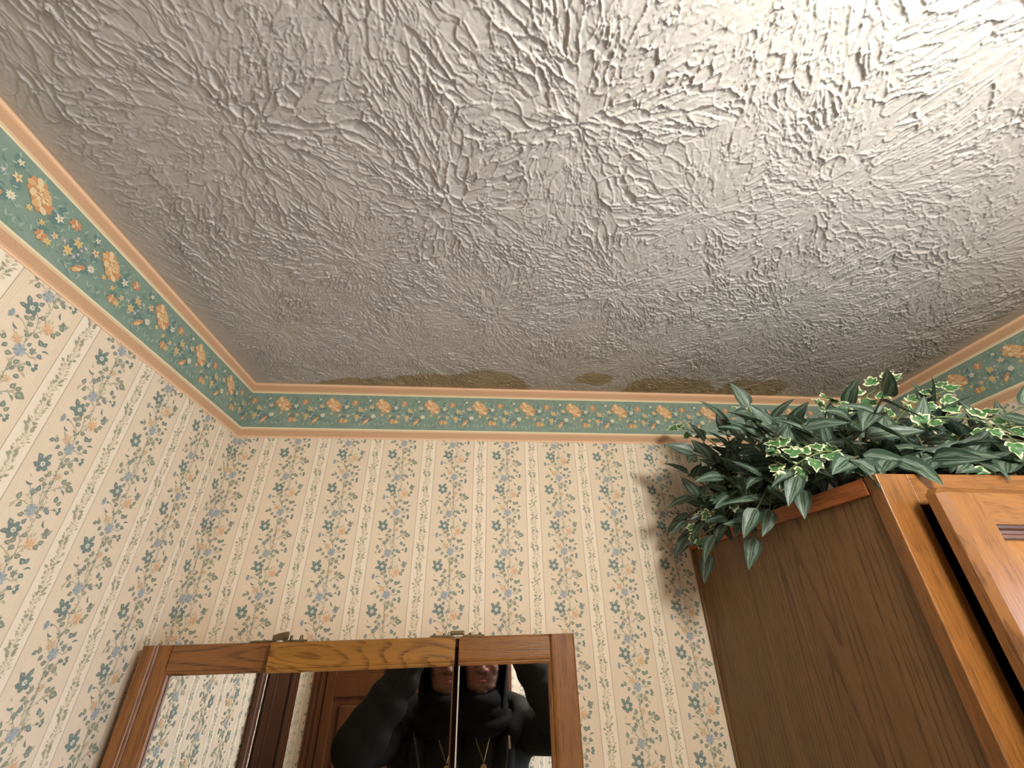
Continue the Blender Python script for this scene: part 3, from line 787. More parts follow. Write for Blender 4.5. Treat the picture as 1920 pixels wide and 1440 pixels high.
def cabinet_door(x0, x1, hinge_right, ang, zlow, ztop, parent, knob_x):
    hx = x1 if hinge_right else x0
    yb = CF - .0035
    sgn = 1 if hinge_right else -1
    ca, sa = math.cos(ang), math.sin(ang) * sgn
    def fn(v):
        dx, dy = v.x - hx, v.y - yb
        return Vector((hx + dx * ca - dy * sa, yb + dx * sa + dy * ca, v.z))
    T = .0195
    yf = yb - T
    d = bpy.data.objects.new('door', None); COL.objects.link(d); d.parent = parent
    d.empty_display_size = .03
    d.matrix_parent_inverse = Matrix.Translation(-Vector(parent.location))
    d.location = (hx, yb, zlow)
    def part(nm, prof_or_box, mat):
        pass
    SW = .0535
    def stile(xa, xb, outer_left):
        c = .0075
        prof = [(xa, yb), (xa, yf + (c if outer_left else 0)), (xa + (c if outer_left else 0), yf), (xb - (0 if outer_left else c), yf), (xb, yf + (0 if outer_left else c)), (xb, yb)]
        prof2 = [prof[0]]
        for p in prof[1:]:
            if (Vector(p) - Vector(prof2[-1])).length > 1e-6: prof2.append(p)
        bm = bmesh.new()
        add_prism(bm, prof2, 'z', zlow, ztop - .0075)
        # chamfered head of the stile
        A = [Vector((x, y, ztop - .0075)) for x, y in prof2]
        cx = [Vector((min(max(x, xa + (c if outer_left else 0)), xb - (0 if outer_left else c)), max(y, yf + .0075), ztop)) for x, y in prof2]
        va = [bm.verts.new(p) for p in A]; vb = [bm.verts.new(p) for p in cx]
        n = len(va)
        for i in range(n):
            try: bm.faces.new((va[i], va[(i + 1) % n], vb[(i + 1) % n], vb[i]))
            except ValueError: pass
        bmesh.ops.remove_doubles(bm, verts=bm.verts, dist=1e-5)
        top = [v for v in bm.verts if abs(v.co.z - ztop) < 1e-6]
        bmesh.ops.contextual_create(bm, geom=top)
        for v in bm.verts: v.co = fn(v.co)
        return from_bm('door_stile', bm, M_OAK_Z, d)
    stile(x0, x0 + SW, True); stile(x1 - SW, x1, False)
    def rail(za, zb, top):
        c = .0075
        prof = [(yb, za), (yf, za), (yf, zb - (c if top else 0)), (yf + (c if top else 0), zb), (yb, zb)]
        bm = bmesh.new(); add_prism(bm, prof if top else [prof[0], prof[1], (yf, zb), (yb, zb)], 'x', x0 + SW, x1 - SW)
        for v in bm.verts: v.co = fn(v.co)
        return from_bm('door_rail', bm, M_OAK_X, d)
    RH = .0445
    rail(ztop - RH, ztop, True); rail(zlow, zlow + RH, False)
    # dark moulded bead round the panel
    bm = bmesh.new()
    xa, xb, za, zb = x0 + SW, x1 - SW, zlow + RH, ztop - RH
    prof = [(0, .006), (.003, .0075), (.005, .0115), (.0085, .0125), (.0105, .009), (.014, .0095), (.016, .0125)]   # (inwards, depth below face)
    loops = []
    for w, dp in prof:
        loops.append([bm.verts.new((xa + w, yf + dp, za + w)), bm.verts.new((xb - w, yf + dp, za + w)), bm.verts.new((xb - w, yf + dp, zb - w)), bm.verts.new((xa + w, yf + dp, zb - w))])
    for A, B in zip(loops[:-1], loops[1:]):
        for i in range(4): bm.faces.new((A[i], A[(i + 1) % 4], B[(i + 1) % 4], B[i]))
    for v in bm.verts: v.co = fn(v.co)
    from_bm('bead_moulding', bm, M_BEAD, d)['label'] = 'dark bead'
    # raised panel
    bm = bmesh.new()
    w0 = .0155
    loops = []
    for w, dp in ((w0, .013), (w0 + .002, .0115), (w0 + .038, .0055), (w0 + .040, .0040)):
        loops.append([bm.verts.new((xa + w, yf + dp, za + w)), bm.verts.new((xb - w, yf + dp, za + w)), bm.verts.new((xb - w, yf + dp, zb - w)), bm.verts.new((xa + w, yf + dp, zb - w))])
    back = [bm.verts.new((v.co.x, yb - .001, v.co.z)) for v in loops[0]]
    for A, B in zip([back] + loops[:-1], loops):
        for i in range(4): bm.faces.new((A[i], A[(i + 1) % 4], B[(i + 1) % 4], B[i]))
    bm.faces.new(loops[-1]); bm.faces.new(back[::-1])
    for v in bm.verts: v.co = fn(v.co)
    from_bm('raised_panel', bm, M_OAK_PANEL, d)
    bm = bmesh.new()
    kz = (zlow + ztop) / 2 - .1
    bmesh.ops.create_uvsphere(bm, u_segments=16, v_segments=10, radius=.015, matrix=Matrix.Translation((knob_x, yf - .02, kz)))
    add_tube(bm, [(knob_x, yf + .002, kz), (knob_x, yf - .02, kz)], .006, 10)
    for v in bm.verts: v.co = fn(v.co)
    from_bm('knob', bm, M_BRASS, d, True)
    return d
DOOR_TOP = 2.0105
cabinet_door(.557, .840, True, math.radians(4.6), .09, DOOR_TOP, t, .585)
cabinet_door(.856, 1.138, False, math.radians(.8), .09, DOOR_TOP, t, 1.11)

# ------------------------------------------------------------------ oak framed three-door mirror cabinet
MX0, MX1, MY = -.5735, .1895, .9089
MZT, MZB = 1.8523, 1.19
tilt = lambda v: Vector((v.x, v.y, v.z + .0088 * (v.x + .19)))
t = thing('mirror_cabinet', 'oak framed three-door mirror cabinet on the papered wall', 'mirror cabinet', (-.19, D - .05, MZB))
bm = bmesh.new()
TH = .019
yb0 = MY + TH + .002
for a in ((MX0 + .004, MX0 + .018, yb0, D - .002, MZB, MZT - .003), (MX1 - .018, MX1 - .004, yb0, D - .002, MZB, MZT - .003),
          (MX0 + .018, MX1 - .018, yb0, D - .002, MZB, MZB + .014), (MX0 + .018, MX1 - .018, yb0, D - .002, MZT - .017, MZT - .003), (MX0 + .018, MX1 - .018, D - .008, D - .003, MZB, MZT - .01)):
    add_box(bm, *a, .001)
for v in bm.verts: v.co = tilt(v.co)
from_bm('case', bm, [M_MIR_Z], t)
m_gl = new_mat('mirror_silver', (.93, .94, .93), .012, 1.0)
def mirror_door(x0, x1, sl, sr, hinge_x, ang, rail_mat):
    """sl / sr: width of the left / right stile (0 = none); ang > 0 turns the glass towards +x"""
    ca, sa = math.cos(ang), math.sin(ang)
    yh = MY + TH
    def fn(v):
        dx, dy = v.x - hinge_x, v.y - yh
        return tilt(Vector((hinge_x + dx * ca - dy * sa, yh + dx * sa + dy * ca, v.z)))
    d = bpy.data.objects.new('mirror_door', None); COL.objects.link(d); d.parent = t
    d.empty_display_size = .03
    d.matrix_parent_inverse = Matrix.Translation(-Vector(t.location)); d.location = (hinge_x, yh, MZB)
    RW = .0455
    def rail(nm, za, zb, top):
        # section in (y, z): small round over outside, stepped bead inside
        if top:
            prof = [(MY + TH, za + .006), (MY + .0105, za + .006), (MY + .0100, za + .001), (MY + .006, za), (MY + .0035, za + .0035), (MY + .0035, za + .0062), (MY + .0008, za + .0072), (MY, za + .0105), (MY, zb - .0035), (MY + .0012, zb - .0012), (MY + .0035, zb), (MY + TH, zb)]
        else:
            prof = [(MY + TH, za), (MY + .0035, za), (MY + .0012, za + .0012), (MY, za + .0035), (MY, zb - .0105), (MY + .0008, zb - .0072), (MY + .0035, zb - .0062), (MY + .006, zb), (MY + .0100, zb - .001), (MY + .0105, zb - .006), (MY + TH, zb - .006)]
        bm = bmesh.new(); add_prism(bm, prof, 'x', x0 + max(sl - .004, 0), x1 - max(sr - .004, 0))
        for v in bm.verts: v.co = fn(v.co)
        return from_bm(nm, bm, rail_mat, d)
    rail('top_rail', MZT - RW, MZT, True); rail('bottom_rail', MZB, MZB + RW, False)
    for w, left in ((sl, True), (sr, False)):
        if not w: continue
        xo, s = (x0, 1) if left else (x1, -1)
        grooves = [] if not left else [(.0205, 0), (.0222, .0016), (.0240, 0), (.0262, 0), (.0280, .0016), (.0298, 0)]
        prof = [(0, TH), (0, .0035), (.0012, .0012), (.0035, 0)] + grooves + [(w - .0105, 0), (w - .0072, .0008), (w - .0062, .0035), (w - .0025, .0042), (w, .0065), (w - .001, .010), (w - .006, .0105), (w - .006, TH)]
        bm = bmesh.new(); add_prism(bm, [(xo + s * a, MY + b) for a, b in prof], 'z', MZB, MZT)
        for v in bm.verts: v.co = fn(v.co)
        from_bm('stile', bm, M_MIR_Z, d)
    # glass with a narrow polished bevel
    bm = bmesh.new()
    xa, xb, za, zb = x0 + (sl - .008 if sl else .0004), x1 - (sr - .008 if sr else .0004), MZB + RW - .008, MZT - RW + .007
    gy = MY + .0112
    bw = .0022
    o = [bm.verts.new(fn(Vector(p))) for p in ((xa, gy + .0012, za), (xb, gy + .0012, za), (xb, gy + .0012, zb), (xa, gy + .0012, zb))]
    i_ = [bm.verts.new(fn(Vector(p))) for p in ((xa + bw, gy, za + bw), (xb - bw, gy, za + bw), (xb - bw, gy, zb - bw), (xa + bw, gy, zb - bw))]
    bk = [bm.verts.new(fn(Vector(p))) for p in ((xa, gy + .005, za), (xb, gy + .005, za), (xb, gy + .005, zb), (xa, gy + .005, zb))]
    bm.faces.new(i_)
    for q in range(4):
        bm.faces.new((o[q], o[(q + 1) % 4], i_[(q + 1) % 4], i_[q])); bm.faces.new((bk[q], bk[(q + 1) % 4], o[(q + 1) % 4], o[q]))
    bm.faces.new(bk[::-1])
    from_bm('mirror_glass', bm, m_gl, d)
    return d
M_MIR_X2 = oak('mirror_rail_oak_light', srgb(154, 104, 44), srgb(76, 43, 15), 'x', 31.0, rings=15, wide=24, longf=3.0, ring_amt=.8, pore_amt=.3, rough=.3, smooth=True)
M_MIR_X3 = oak('mirror_rail_oak_fine', srgb(142, 92, 44), srgb(76, 43, 18), 'x', 17.0, rings=6, wide=50, longf=2.0, ring_amt=.5, pore_amt=.6, rough=.28)
mirror_door(MX0, -.3535, .056, 0, MX0, LEFT_ANG if 'LEFT_ANG' in globals() else 0.0, M_MIR_X)
mirror_door(-.3515, -.0335, 0, 0, -.0335, math.radians(3.6), M_MIR_X2)
mirror_door(-.0255, MX1, 0, .052, MX1, 0.0, M_MIR_X3)
def hinge(hx, tipped):
    bm = bmesh.new()
    z = MZT
    dz = .004 if tipped else 0
    add_box(bm, hx - .050, hx - .010, MY + .002, MY + .016, z - .0005, z + .0028, .0005)
    add_box(bm, hx + .010, hx + .050, MY + .002, MY + .016, z - .0005, z + .0028, .0005)
    add_box(bm, hx - .013, hx + .013, MY - .001, MY + .020, z + .0028, z + .0095 + dz, .002)
    for q in (-.042, -.024, .024, .042):
        bmesh.ops.create_uvsphere(bm, u_segments=10, v_segments=6, radius=.0032, matrix=Matrix.Translation((hx + q, MY + .006, z + .0032)))
    for v in bm.verts:
        if tipped: v.co.y += -.02 * min(max((v.co.x - hx + .01) / .04, 0), 1); v.co.z += .004 * min(max((v.co.x - hx) / .02, -1), 1) * (1 if v.co.z > z + .0035 else 0)
        v.co = tilt(v.co)
    return from_bm('hinge', bm, M_BRASS, t)
hinge(-.345, True); hinge(-.0295, False)

# ------------------------------------------------------------------ silk plants lying on the cabinet
def leaf_mat(name, variegated):
    m = new_mat(name, (.1, .2, .1), .42, 0, .45)
    k = NT(m)
    u, v, _ = k.sep(k.n('ShaderNodeUVMap').outputs[0])
    nz = k.noise(k.n('ShaderNodeTexCoord').outputs['Object'], 160.0, 3.0)
    if not variegated:
        au = k.math('ABSOLUTE', k.math('SUBTRACT', u, .5))                  # 0 midrib .. .5 edge
        wv = k.noise(k.comb(k.math('MULTIPLY', u, 26.0), k.math('MULTIPLY', v, 5.0), 0.0), 1.0, 3.0)
        s = k.math('MULTIPLY', k.step(au, .08, .16), k.math('SUBTRACT', 1.0, k.step(au, .24, .38)))
        s = k.math('MULTIPLY', s, k.step(wv, .30, .62))
        c = k.mix(nz, srgb(36, 56, 44), srgb(66, 88, 70))
        c = k.mix(k.math('MULTIPLY', s, .8), c, srgb(138, 154, 136))
        c = k.mix(k.math('MULTIPLY', k.math('LESS_THAN', au, .022), .7), c, srgb(120, 140, 112))
    else:
        e = k.math('ADD', v, k.math('MULTIPLY', k.math('SUBTRACT', nz, .5), .7))
        c = k.mix(nz, srgb(44, 92, 48), srgb(92, 138, 82))
        c = k.mix(k.step(e, .70, .90), c, srgb(222, 222, 182))
        c = k.mix(k.math('MULTIPLY', k.math('LESS_THAN', v, .10), .5), c, srgb(190, 205, 150))
    k.t.links.new(c, k.b.inputs['Base Color'])
    fine = k.noise(k.n('ShaderNodeTexCoord').outputs['Object'], 1500.0, 1.0)
    k.bump(fine, .2, .0004)
    return m
M_LEAF = leaf_mat('dark_striped_leaf', False)
M_IVY = leaf_mat('cream_edged_ivy', True)
M_IVY_G = leaf_mat('plain_green_ivy', False)
M_STEM = new_mat('vine_stem', srgb(110, 128, 76), .55)
M_STEM_D = new_mat('dark_vine_stem', srgb(92, 98, 62), .55)

class LeafBuf:
    def __init__(self): self.bm = bmesh.new(); self.uv = self.bm.loops.layers.uv.new('UVMap')
    def striped(self, base, d, nrm, ln, wd, fold=.35, droop=.35, curl=0.0):
        d = Vector(d).normalized(); nrm = Vector(nrm); s = d.cross(nrm).normalized(); nrm = s.cross(d).normalized()
        rows, cs = 9, 7
        grid = []
        for i in range(rows):
            t_ = i / (rows - 1)
            w = wd * (math.sin(math.pi * min(1, t_ ** .62)) ** .8 if 0 < t_ < 1 else 0) * (1 - .25 * t_)
            ang = droop * t_
            c = Vector(base) + d * ln * (t_ - .12 * droop * t_ * t_) - nrm * ln * (.55 * droop * t_ * t_)
            nn = (nrm * math.cos(ang) + d * math.sin(ang)).normalized()
            row_ = []
            for j in range(cs):
                q = (j / (cs - 1) - .5) * 2
                row_.append(self.bm.verts.new(c + s * w * q + nn * (abs(q) ** 1.3) * w * fold + nn * w * .06 * math.sin(q * 6 + t_ * 9 + curl) + s * curl * ln * .12 * t_ * t_))
            grid.append(row_)
        for i in range(rows - 1):
            for j in range(cs - 1):
                f = self.bm.faces.new((grid[i][j], grid[i][j + 1], grid[i + 1][j + 1], grid[i + 1][j]))
                f.smooth = True
                for lp, (a, b) in zip(f.loops, ((j, i), (j + 1, i), (j + 1, i + 1), (j, i + 1))):
                    lp[self.uv].uv = (a / (cs - 1), b / (rows - 1))
    def ivy(self, base, d, nrm, ln, rng):
        d = Vector(d).normalized(); nrm = Vector(nrm); s = d.cross(nrm).normalized(); nrm = s.cross(d).normalized()
        out = [(-.02, 0), (-.10, .20), (-.02, .42), (.16, .54), (.24, .36), (.46, .38), (.66, .40), (.62, .22), (.82, .12), (1.0, 0)]
        out = out + [(a, -b) for a, b in out[-2:0:-1]]
        out = [(a + rng.uniform(-.03, .03), b + rng.uniform(-.03, .03)) for a, b in out]
        cen = (.33, 0)
        def P(a, b, t_):
            x, y = cen[0] + (a - cen[0]) * t_, cen[1] + (b - cen[1]) * t_
            z = .10 * abs(y) * 2 - .22 * x * x + .05 * math.sin(9 * x + 5 * y)
            return Vector(base) + (d * x + s * y + nrm * z) * ln
        cv = self.bm.verts.new(P(*cen, 0))
        rings_ = [[self.bm.verts.new(P(a, b, t_)) for a, b in out] for t_ in (.5, .8, 1.0)]
        n = len(out)
        for i in range(n):
            j = (i + 1) % n
            f = self.bm.faces.new((cv, rings_[0][i], rings_[0][j])); f.smooth = True
            for lp, v_ in zip(f.loops, (0, .5, .5)): lp[self.uv].uv = (i / n, v_)
            for A, B, va, vb in ((rings_[0], rings_[1], .5, .8), (rings_[1], rings_[2], .8, 1.0)):
                f = self.bm.faces.new((A[i], B[i], B[j], A[j])); f.smooth = True
                for lp, v_ in zip(f.loops, (va, vb, vb, va)): lp[self.uv].uv = (i / n, v_)
    def done(self, name, mat, parent):
        for v in self.bm.verts:                         # rest on the wood and the paper instead of passing through
            c = v.co
            c.x = min(c.x, R - .004); c.y = min(c.y, D - .004); c.z = min(c.z, H - .012)
            if c.y > CF - .004 and c.z < TOP + .004:
                edge = CX0 - .031 * (c.y - CF) / .506 - .003
                if c.x > edge:
                    if TOP + .004 - c.z < c.x - edge: c.z = TOP + .004
                    else: c.x = edge
        me = bpy.data.meshes.new(name); self.bm.to_mesh(me); self.bm.free()
        return link(name, me, mat, parent)

def curve_pts(ctrl, n):
    """Catmull-Rom through control points"""
    P = [Vector(c) for c in ctrl]; P = [P[0] * 2 - P[1]] + P + [P[-1] * 2 - P[-2]]
    out = []
    segs = len(P) - 3
    for k_ in range(n + 1):
        f = k_ / n * segs; i = min(int(f), segs - 1); u = f - i
        a, b, c, d = P[i:i + 4]
        out.append(.5 * ((2 * b) + (c - a) * u + (2 * a - 5 * b + 4 * c - d) * u * u + (3 * b - a - 3 * c + d) * u ** 3))
    return out

VIEW = Vector((0, 0, CAM_Z))
def sideways(p, rng, up=.55, out=.9):
    """leaves of a silk spray face the room and upwards"""
    n = Vector((-.25, -1.0, .25)) * out + Vector((0, 0, up)) + Vector((rng.uniform(-.7, .7), rng.uniform(-.5, .5), rng.uniform(-.5, .6)))
    return n.normalized()

TOP = CT
def keep_off(p):
    """keep leaves from sinking into the cabinet, the walls or the ceiling"""
    p.y = min(p.y, D - .012)
    p.x = min(p.x, R - .012)
    p.z = min(p.z, H - .03)
    if p.x > CX0 - .028 and p.y > CF - .006 and p.z < TOP + .006: p.z = TOP + .006
    return p

def striped_plant(root, sprays, rng):
    for ctrl, nl, size in sprays:
        pts = curve_pts(ctrl, 16)
        bm = bmesh.new(); add_tube(bm, pts, [.0022 - .0010 * i / 16 for i in range(17)], 6)
        st_ = from_bm('vine', bm, M_STEM_D, root, True)
        lb = LeafBuf()
        for i in range(nl):
            f = (i + .6) / nl
            q = f * 16; a = int(min(q, 15)); p = pts[a].lerp(pts[a + 1], q - a)
            tan = (pts[min(a + 1, 16)] - pts[max(a - 1, 0)]).normalized()
            nrm = sideways(p, rng)
            side = tan.cross(nrm).normalized() * (1 if i % 2 else -1)
            d = (tan * rng.uniform(.1, .9) + side * rng.uniform(.5, 1.0) + Vector((0, -.25, rng.uniform(-.45, .15)))).normalized()
            ln = size * rng.uniform(.75, 1.2) * (1 - .25 * f)
            tip = p + d * ln
            if tip.x > R - .02: d.x -= (tip.x - R + .03) / ln
            if tip.y > D - .01: d.y -= (tip.y - D + .012) / ln
            if tip.z > H - .02: d.z -= (tip.z - H + .03) / ln
            if tip.x > CX0 - .02 and tip.y > CF - .01 and tip.z < TOP + .004: d.z += (TOP + .012 - tip.z) / ln
            lb.striped(p, d, nrm, ln, ln * rng.uniform(.21, .29), rng.uniform(.15, .5), rng.uniform(.1, .55), rng.uniform(-.6, .6))
        # end leaf
        d = (pts[16] - pts[14]).normalized()
        lb.striped(pts[16], d, sideways(pts[16], rng), size * .8, size * .2, .3, .4, 0)
        fo = lb.done('foliage', M_LEAF, st_)
def ivy_plant(root, sprays, rng, mats):
    for ctrl, nl, size in sprays:
        nl = int(nl * 1.5); size *= .74
        pts = curve_pts(ctrl, 16)
        bm = bmesh.new(); add_tube(bm, pts, [.0016 - .0006 * i / 16 for i in range(17)], 6)
        petioles = []
        lb = LeafBuf()
        for i in range(nl):
            f = (i + .8) / nl
            q = f * 16; a = int(min(q, 15)); p = pts[a].lerp(pts[a + 1], q - a)
            tan = (pts[min(a + 1, 16)] - pts[max(a - 1, 0)]).normalized()
            nrm = (Vector((-.15, -1, .55)) + Vector((rng.uniform(-.6, .6), rng.uniform(-.3, .3), rng.uniform(-.4, .6)))).normalized()
            side = tan.cross(nrm).normalized() * (1 if i % 2 else -1)
            d = (tan * rng.uniform(.2, .9) + side * rng.uniform(.5, 1.0)).normalized()
            b = p + d * size * .5
            add_tube(bm, [p, b], .0008, 5)
            lb.ivy(b, d + Vector((0, 0, rng.uniform(-.3, .2))), nrm, size * rng.uniform(.8, 1.25), rng)
        lb.ivy(pts[16], pts[16] - pts[14], (Vector((-.1, -1, .6))).normalized(), size, rng)
        st_ = from_bm('vine', bm, M_STEM, root, True)
        lb.done('foliage', mats, st_)

rng = random.Random(21)
pl1 = thing('artificial_plant', 'dark green silk plant with long silver-striped leaves, along the top of the oak cabinet', 'artificial plant', (.74, .74, TOP))
S_ = []
# bushy sprays rising from the cabinet top
for i in range(34):
    x = .55 + .51 * (i % 12) / 11 + rng.uniform(-.03, .03)
    y = (.60, .68, .82)[i // 12] + rng.uniform(-.04, .06)
    hgt = (.10, .15, .19)[i // 12] * rng.uniform(.65, 1.15)
    b = Vector((x, y + .05, TOP + .012))
    mid = b + Vector((rng.uniform(-.04, .04), -.03, hgt * .7))
    tip = b + Vector((rng.uniform(-.10, .10), rng.uniform(-.12, -.02), hgt))
    S_.append(([b, mid, tip], 7, .080))
# low sprays lying along the front edge
for i in range(9):
    x = .58 + .50 * i / 8
    S_.append(([Vector((x + .02, .64, TOP + .03)), Vector((x, .57, TOP + .045)), Vector((x - .05, .535, TOP + .028))], 5, .082))
# sprays hanging over the side edge
for (y0, tx, ty, tz) in ((.60, .485, .585, 2.062), (.66, .455, .66, 2.030), (.70, .47, .71, 1.995), (.76, .44, .78, 2.01), (.83, .455, .84, 1.985), (.88, .45, .90, 2.03), (.80, .44, .83, 2.09), (.74, .45, .72, 2.10), (.90, .47, .93, 2.075), (.86, .46, .86, 2.15), (.68, .47, .64, 2.13)):
    S_.append(([Vector((.585, y0, TOP + .03)), Vector((.525, (y0 + ty) / 2, TOP + .06)), Vector((tx, ty, tz))], 6, .072))
# dense left shoulder near the wall
for i in range(9):
    y = .70 + .03 * i
    S_.append(([Vector((.60, y, TOP + .02)), Vector((.56, y - .02, TOP + .10)), Vector((.50 + .02 * (i % 3), y - .04, TOP + .14 + .05 * (i % 2)))], 7, .076))
for (y0, tx, ty, tz, s_) in ((.64, .495, .60, 2.045, .066), (.70, .480, .665, 2.03, .066), (.74, .470, .72, 2.035, .062), (.79, .462, .775, 2.03, .062), (.84, .455, .83, 2.045, .06), (.78, .47, .74, 2.07, .066), (.70, .48, .66, 2.08, .066), (.90, .455, .90, 2.06, .06)):
    S_.append(([Vector((.57, y0, TOP + .03)), Vector((.525, (y0 + ty) / 2, TOP + .05)), Vector((tx, ty, tz))], 6, s_))
striped_plant(pl1, S_, rng)

pl2_ = thing('ivy_plant', 'cream-edged variegated silk ivy trailing among the dark leaves on the oak cabinet', 'artificial plant', (.70, .62, TOP))
I_ = []
I_.append(([(.60, .60, TOP + .045), (.54, .57, TOP + .055), (.500, .575, TOP + .045), (.478, .60, TOP + .030)], 8, .034))
I_.append(([(.60, .62, TOP + .05), (.55, .60, TOP + .065), (.50, .62, TOP + .085)], 5, .032))
I_.append(([(.56, .70, TOP + .05), (.49, .72, TOP + .045), (.44, .78, TOP + .01)], 5, .032))
I_.append(([(.56, .80, TOP + .04), (.47, .82, TOP + .02), (.435, .84, TOP - .02)], 5, .03))
I_.append(([(.72, .66, TOP + .06), (.74, .60, TOP + .12), (.80, .56, TOP + .11), (.84, .545, TOP + .06)], 9, .034))
I_.append(([(.66, .66, TOP + .06), (.69, .60, TOP + .10), (.72, .56, TOP + .10)], 6, .030))
I_.append(([(.72, .72, TOP + .12), (.73, .66, TOP + .19), (.76, .62, TOP + .215)], 6, .036))
I_.append(([(.78, .72, TOP + .12), (.82, .66, TOP + .18), (.87, .62, TOP + .20)], 6, .034))
I_.append(([(.66, .72, TOP + .12), (.65, .66, TOP + .17), (.63, .62, TOP + .17)], 6, .032))
I_.append(([(.86, .68, TOP + .08), (.88, .60, TOP + .11), (.90, .56, TOP + .10)], 6, .034))
I_.append(([(.90, .70, TOP + .10), (.93, .64, TOP + .15), (.95, .60, TOP + .13)], 6, .034))
I_.append(([(.60, .86, TOP + .10), (.54, .88, TOP + .20), (.50, .92, TOP + .25)], 6, .036))
I_.append(([(.60, .80, TOP + .10), (.57, .76, TOP + .18), (.54, .74, TOP + .20)], 5, .034))
I_.append(([(.80, .60, TOP + .03), (.74, .55, TOP + .03), (.70, .53, TOP + .02)], 6, .026))
ivy_plant(pl2_, I_, rng, [M_IVY])
# ------------------------------------------------------------------ the person holding up the phone
def capsule(bm, p, q, r0, r1, seg=14, flat=None):
    """tapered limb with round ends; flat=(axis vector, factor) squashes it along an axis"""
    p, q = Vector(p), Vector(q)
    d = q - p
    ln = max(d.length, 1e-5); d = d / ln
    ref = Vector((0, 0, 1)) if abs(d.z) < .9 else Vector((0, 1, 0))
    u = (ref - d * ref.dot(d)).normalized(); w = d.cross(u)
    prof = []
    for i in range(6): a = math.pi / 2 * i / 5; prof.append((-r0 * math.cos(a), r0 * math.sin(a)))
    for i in range(6): a = math.pi / 2 * i / 5; prof.append((ln + r1 * math.sin(a), r1 * math.cos(a)))
    rings = []
    for t_, r in prof:
        if r < 1e-6: rings.append([bm.verts.new(p + d * t_)])
        else: rings.append([bm.verts.new(p + d * t_ + (u * math.cos(2 * math.pi * k / seg) + w * math.sin(2 * math.pi * k / seg)) * r) for k in range(seg)])
    if flat:
        ax, fa = Vector(flat[0]).normalized(), flat[1]
        for rg in rings:
            for v in rg:
                e = v.co - p; e -= d * e.dot(d)
                v.co -= ax * e.dot(ax) * (1 - fa)
    for A, B in zip(rings[:-1], rings[1:]):
        for k in range(seg):
            a0, a1 = A[k % len(A)], A[(k + 1) % len(A)]; b0, b1 = B[k % len(B)], B[(k + 1) % len(B)]
            vs_ = []
            for v in (a0, a1, b1, b0):
                if v not in vs_: vs_.append(v)
            if len(vs_) >= 3: bm.faces.new(vs_)

def ellipsoid(bm, c, rx, ry, rz, rot=None):
    mtx = Matrix.Translation(c)
    if rot: mtx = mtx @ rot
    bmesh.ops.create_uvsphere(bm, u_segments=24, v_segments=16, radius=1.0, matrix=mtx @ Matrix.Diagonal((rx, ry, rz, 1)))

def fuse(name, bm, voxel, smooth_it, mat, parent=None, factor=.5):
    """melt overlapping volumes into one continuous skin"""
    bmesh.ops.recalc_face_normals(bm, faces=bm.faces)
    me = bpy.data.meshes.new('tmp_' + name); bm.to_mesh(me); bm.free()
    o = bpy.data.objects.new('tmp_' + name, me); COL.objects.link(o)
    r = o.modifiers.new('r', 'REMESH'); r.mode = 'VOXEL'; r.voxel_size = voxel; r.use_smooth_shade = True
    if smooth_it:
        s = o.modifiers.new('s', 'SMOOTH'); s.factor = factor; s.iterations = smooth_it
    dg = bpy.context.evaluated_depsgraph_get(); dg.update()
    me2 = bpy.data.meshes.new_from_object(o.evaluated_get(dg))
    me2.name = name
    bpy.data.objects.remove(o); bpy.data.meshes.remove(me)
    me2.materials.clear()
    return link(name, me2, mat, parent, True)

HX = .037                      # middle line of the body
SHL, SHR = Vector((HX - .19, -.275, 1.515)), Vector((HX + .195, -.275, 1.515))
ELL, ELR = Vector((-.258, -.020, 1.535)), Vector((.335, -.02, 1.555))
WRL, WRR = Vector((-.072, -.050, 1.800)), Vector((.168, -.055, 1.800))
PHC = Vector((.066, 0, 0))     # phone centre along its long side

# skin: head, neck, trunk, limbs, hands in one surface
m_skin = new_mat('skin', srgb(128, 84, 62), .55, 0, .35)
k = NT(m_skin)
at_l = k.n('ShaderNodeAttribute', attribute_name='lip'); at_b = k.n('ShaderNodeAttribute', attribute_name='beard_and_shade')
nz = k.noise(k.n('ShaderNodeTexCoord').outputs['Object'], 90.0, 3.0)
c_ = k.mix(nz, srgb(112, 72, 54), srgb(142, 96, 72))
c_ = k.mix(k.math('MULTIPLY', at_b.outputs['Fac'], .75), c_, srgb(42, 28, 24))  # stubble colour, also used for painted shade in mouth line and nostrils
c_ = k.mix(at_l.outputs['Fac'], c_, srgb(146, 82, 73))
k.t.links.new(c_, k.b.inputs['Base Color'])
k.b.inputs['Subsurface Weight'].default_value = .06
k.b.inputs['Subsurface Radius'].default_value = (.01, .004, .002)

LIP = Vector((HX + .001, -.100, 1.6955))
bm = bmesh.new()
hc = LIP + Vector((0, -.094, .062))
ellipsoid(bm, hc, .076, .096, .112)                                     # skull
ellipsoid(bm, LIP + Vector((0, -.050, .012)), .064, .050, .070)         # face mask
ellipsoid(bm, LIP + Vector((0, -.052, -.022)), .058, .050, .036)        # jaw
ellipsoid(bm, LIP + Vector((0, -.018, -.040)), .022, .018, .016)        # chin
for s in (-1, 1):
    ellipsoid(bm, LIP + Vector((s * .040, -.030, .030)), .024, .022, .026)   # cheek
    ellipsoid(bm, LIP + Vector((s * .032, -.016, .088)), .026, .016, .010)   # brow
    ellipsoid(bm, LIP + Vector((s * .031, -.022, .070)), .0125, .0125, .0125)  # eye
    ellipsoid(bm, LIP + Vector((s * .0125, .004, .026)), .0105, .012, .0085)   # nostril wing
    ellipsoid(bm, LIP + Vector((s * .078, -.100, .052)), .008, .018, .031, Matrix.Rotation(s * -.3, 4, 'Z'))  # ear
capsule(bm, LIP + Vector((0, -.012, .076)), LIP + Vector((0, .012, .030)), .009, .0125)    # nose ridge
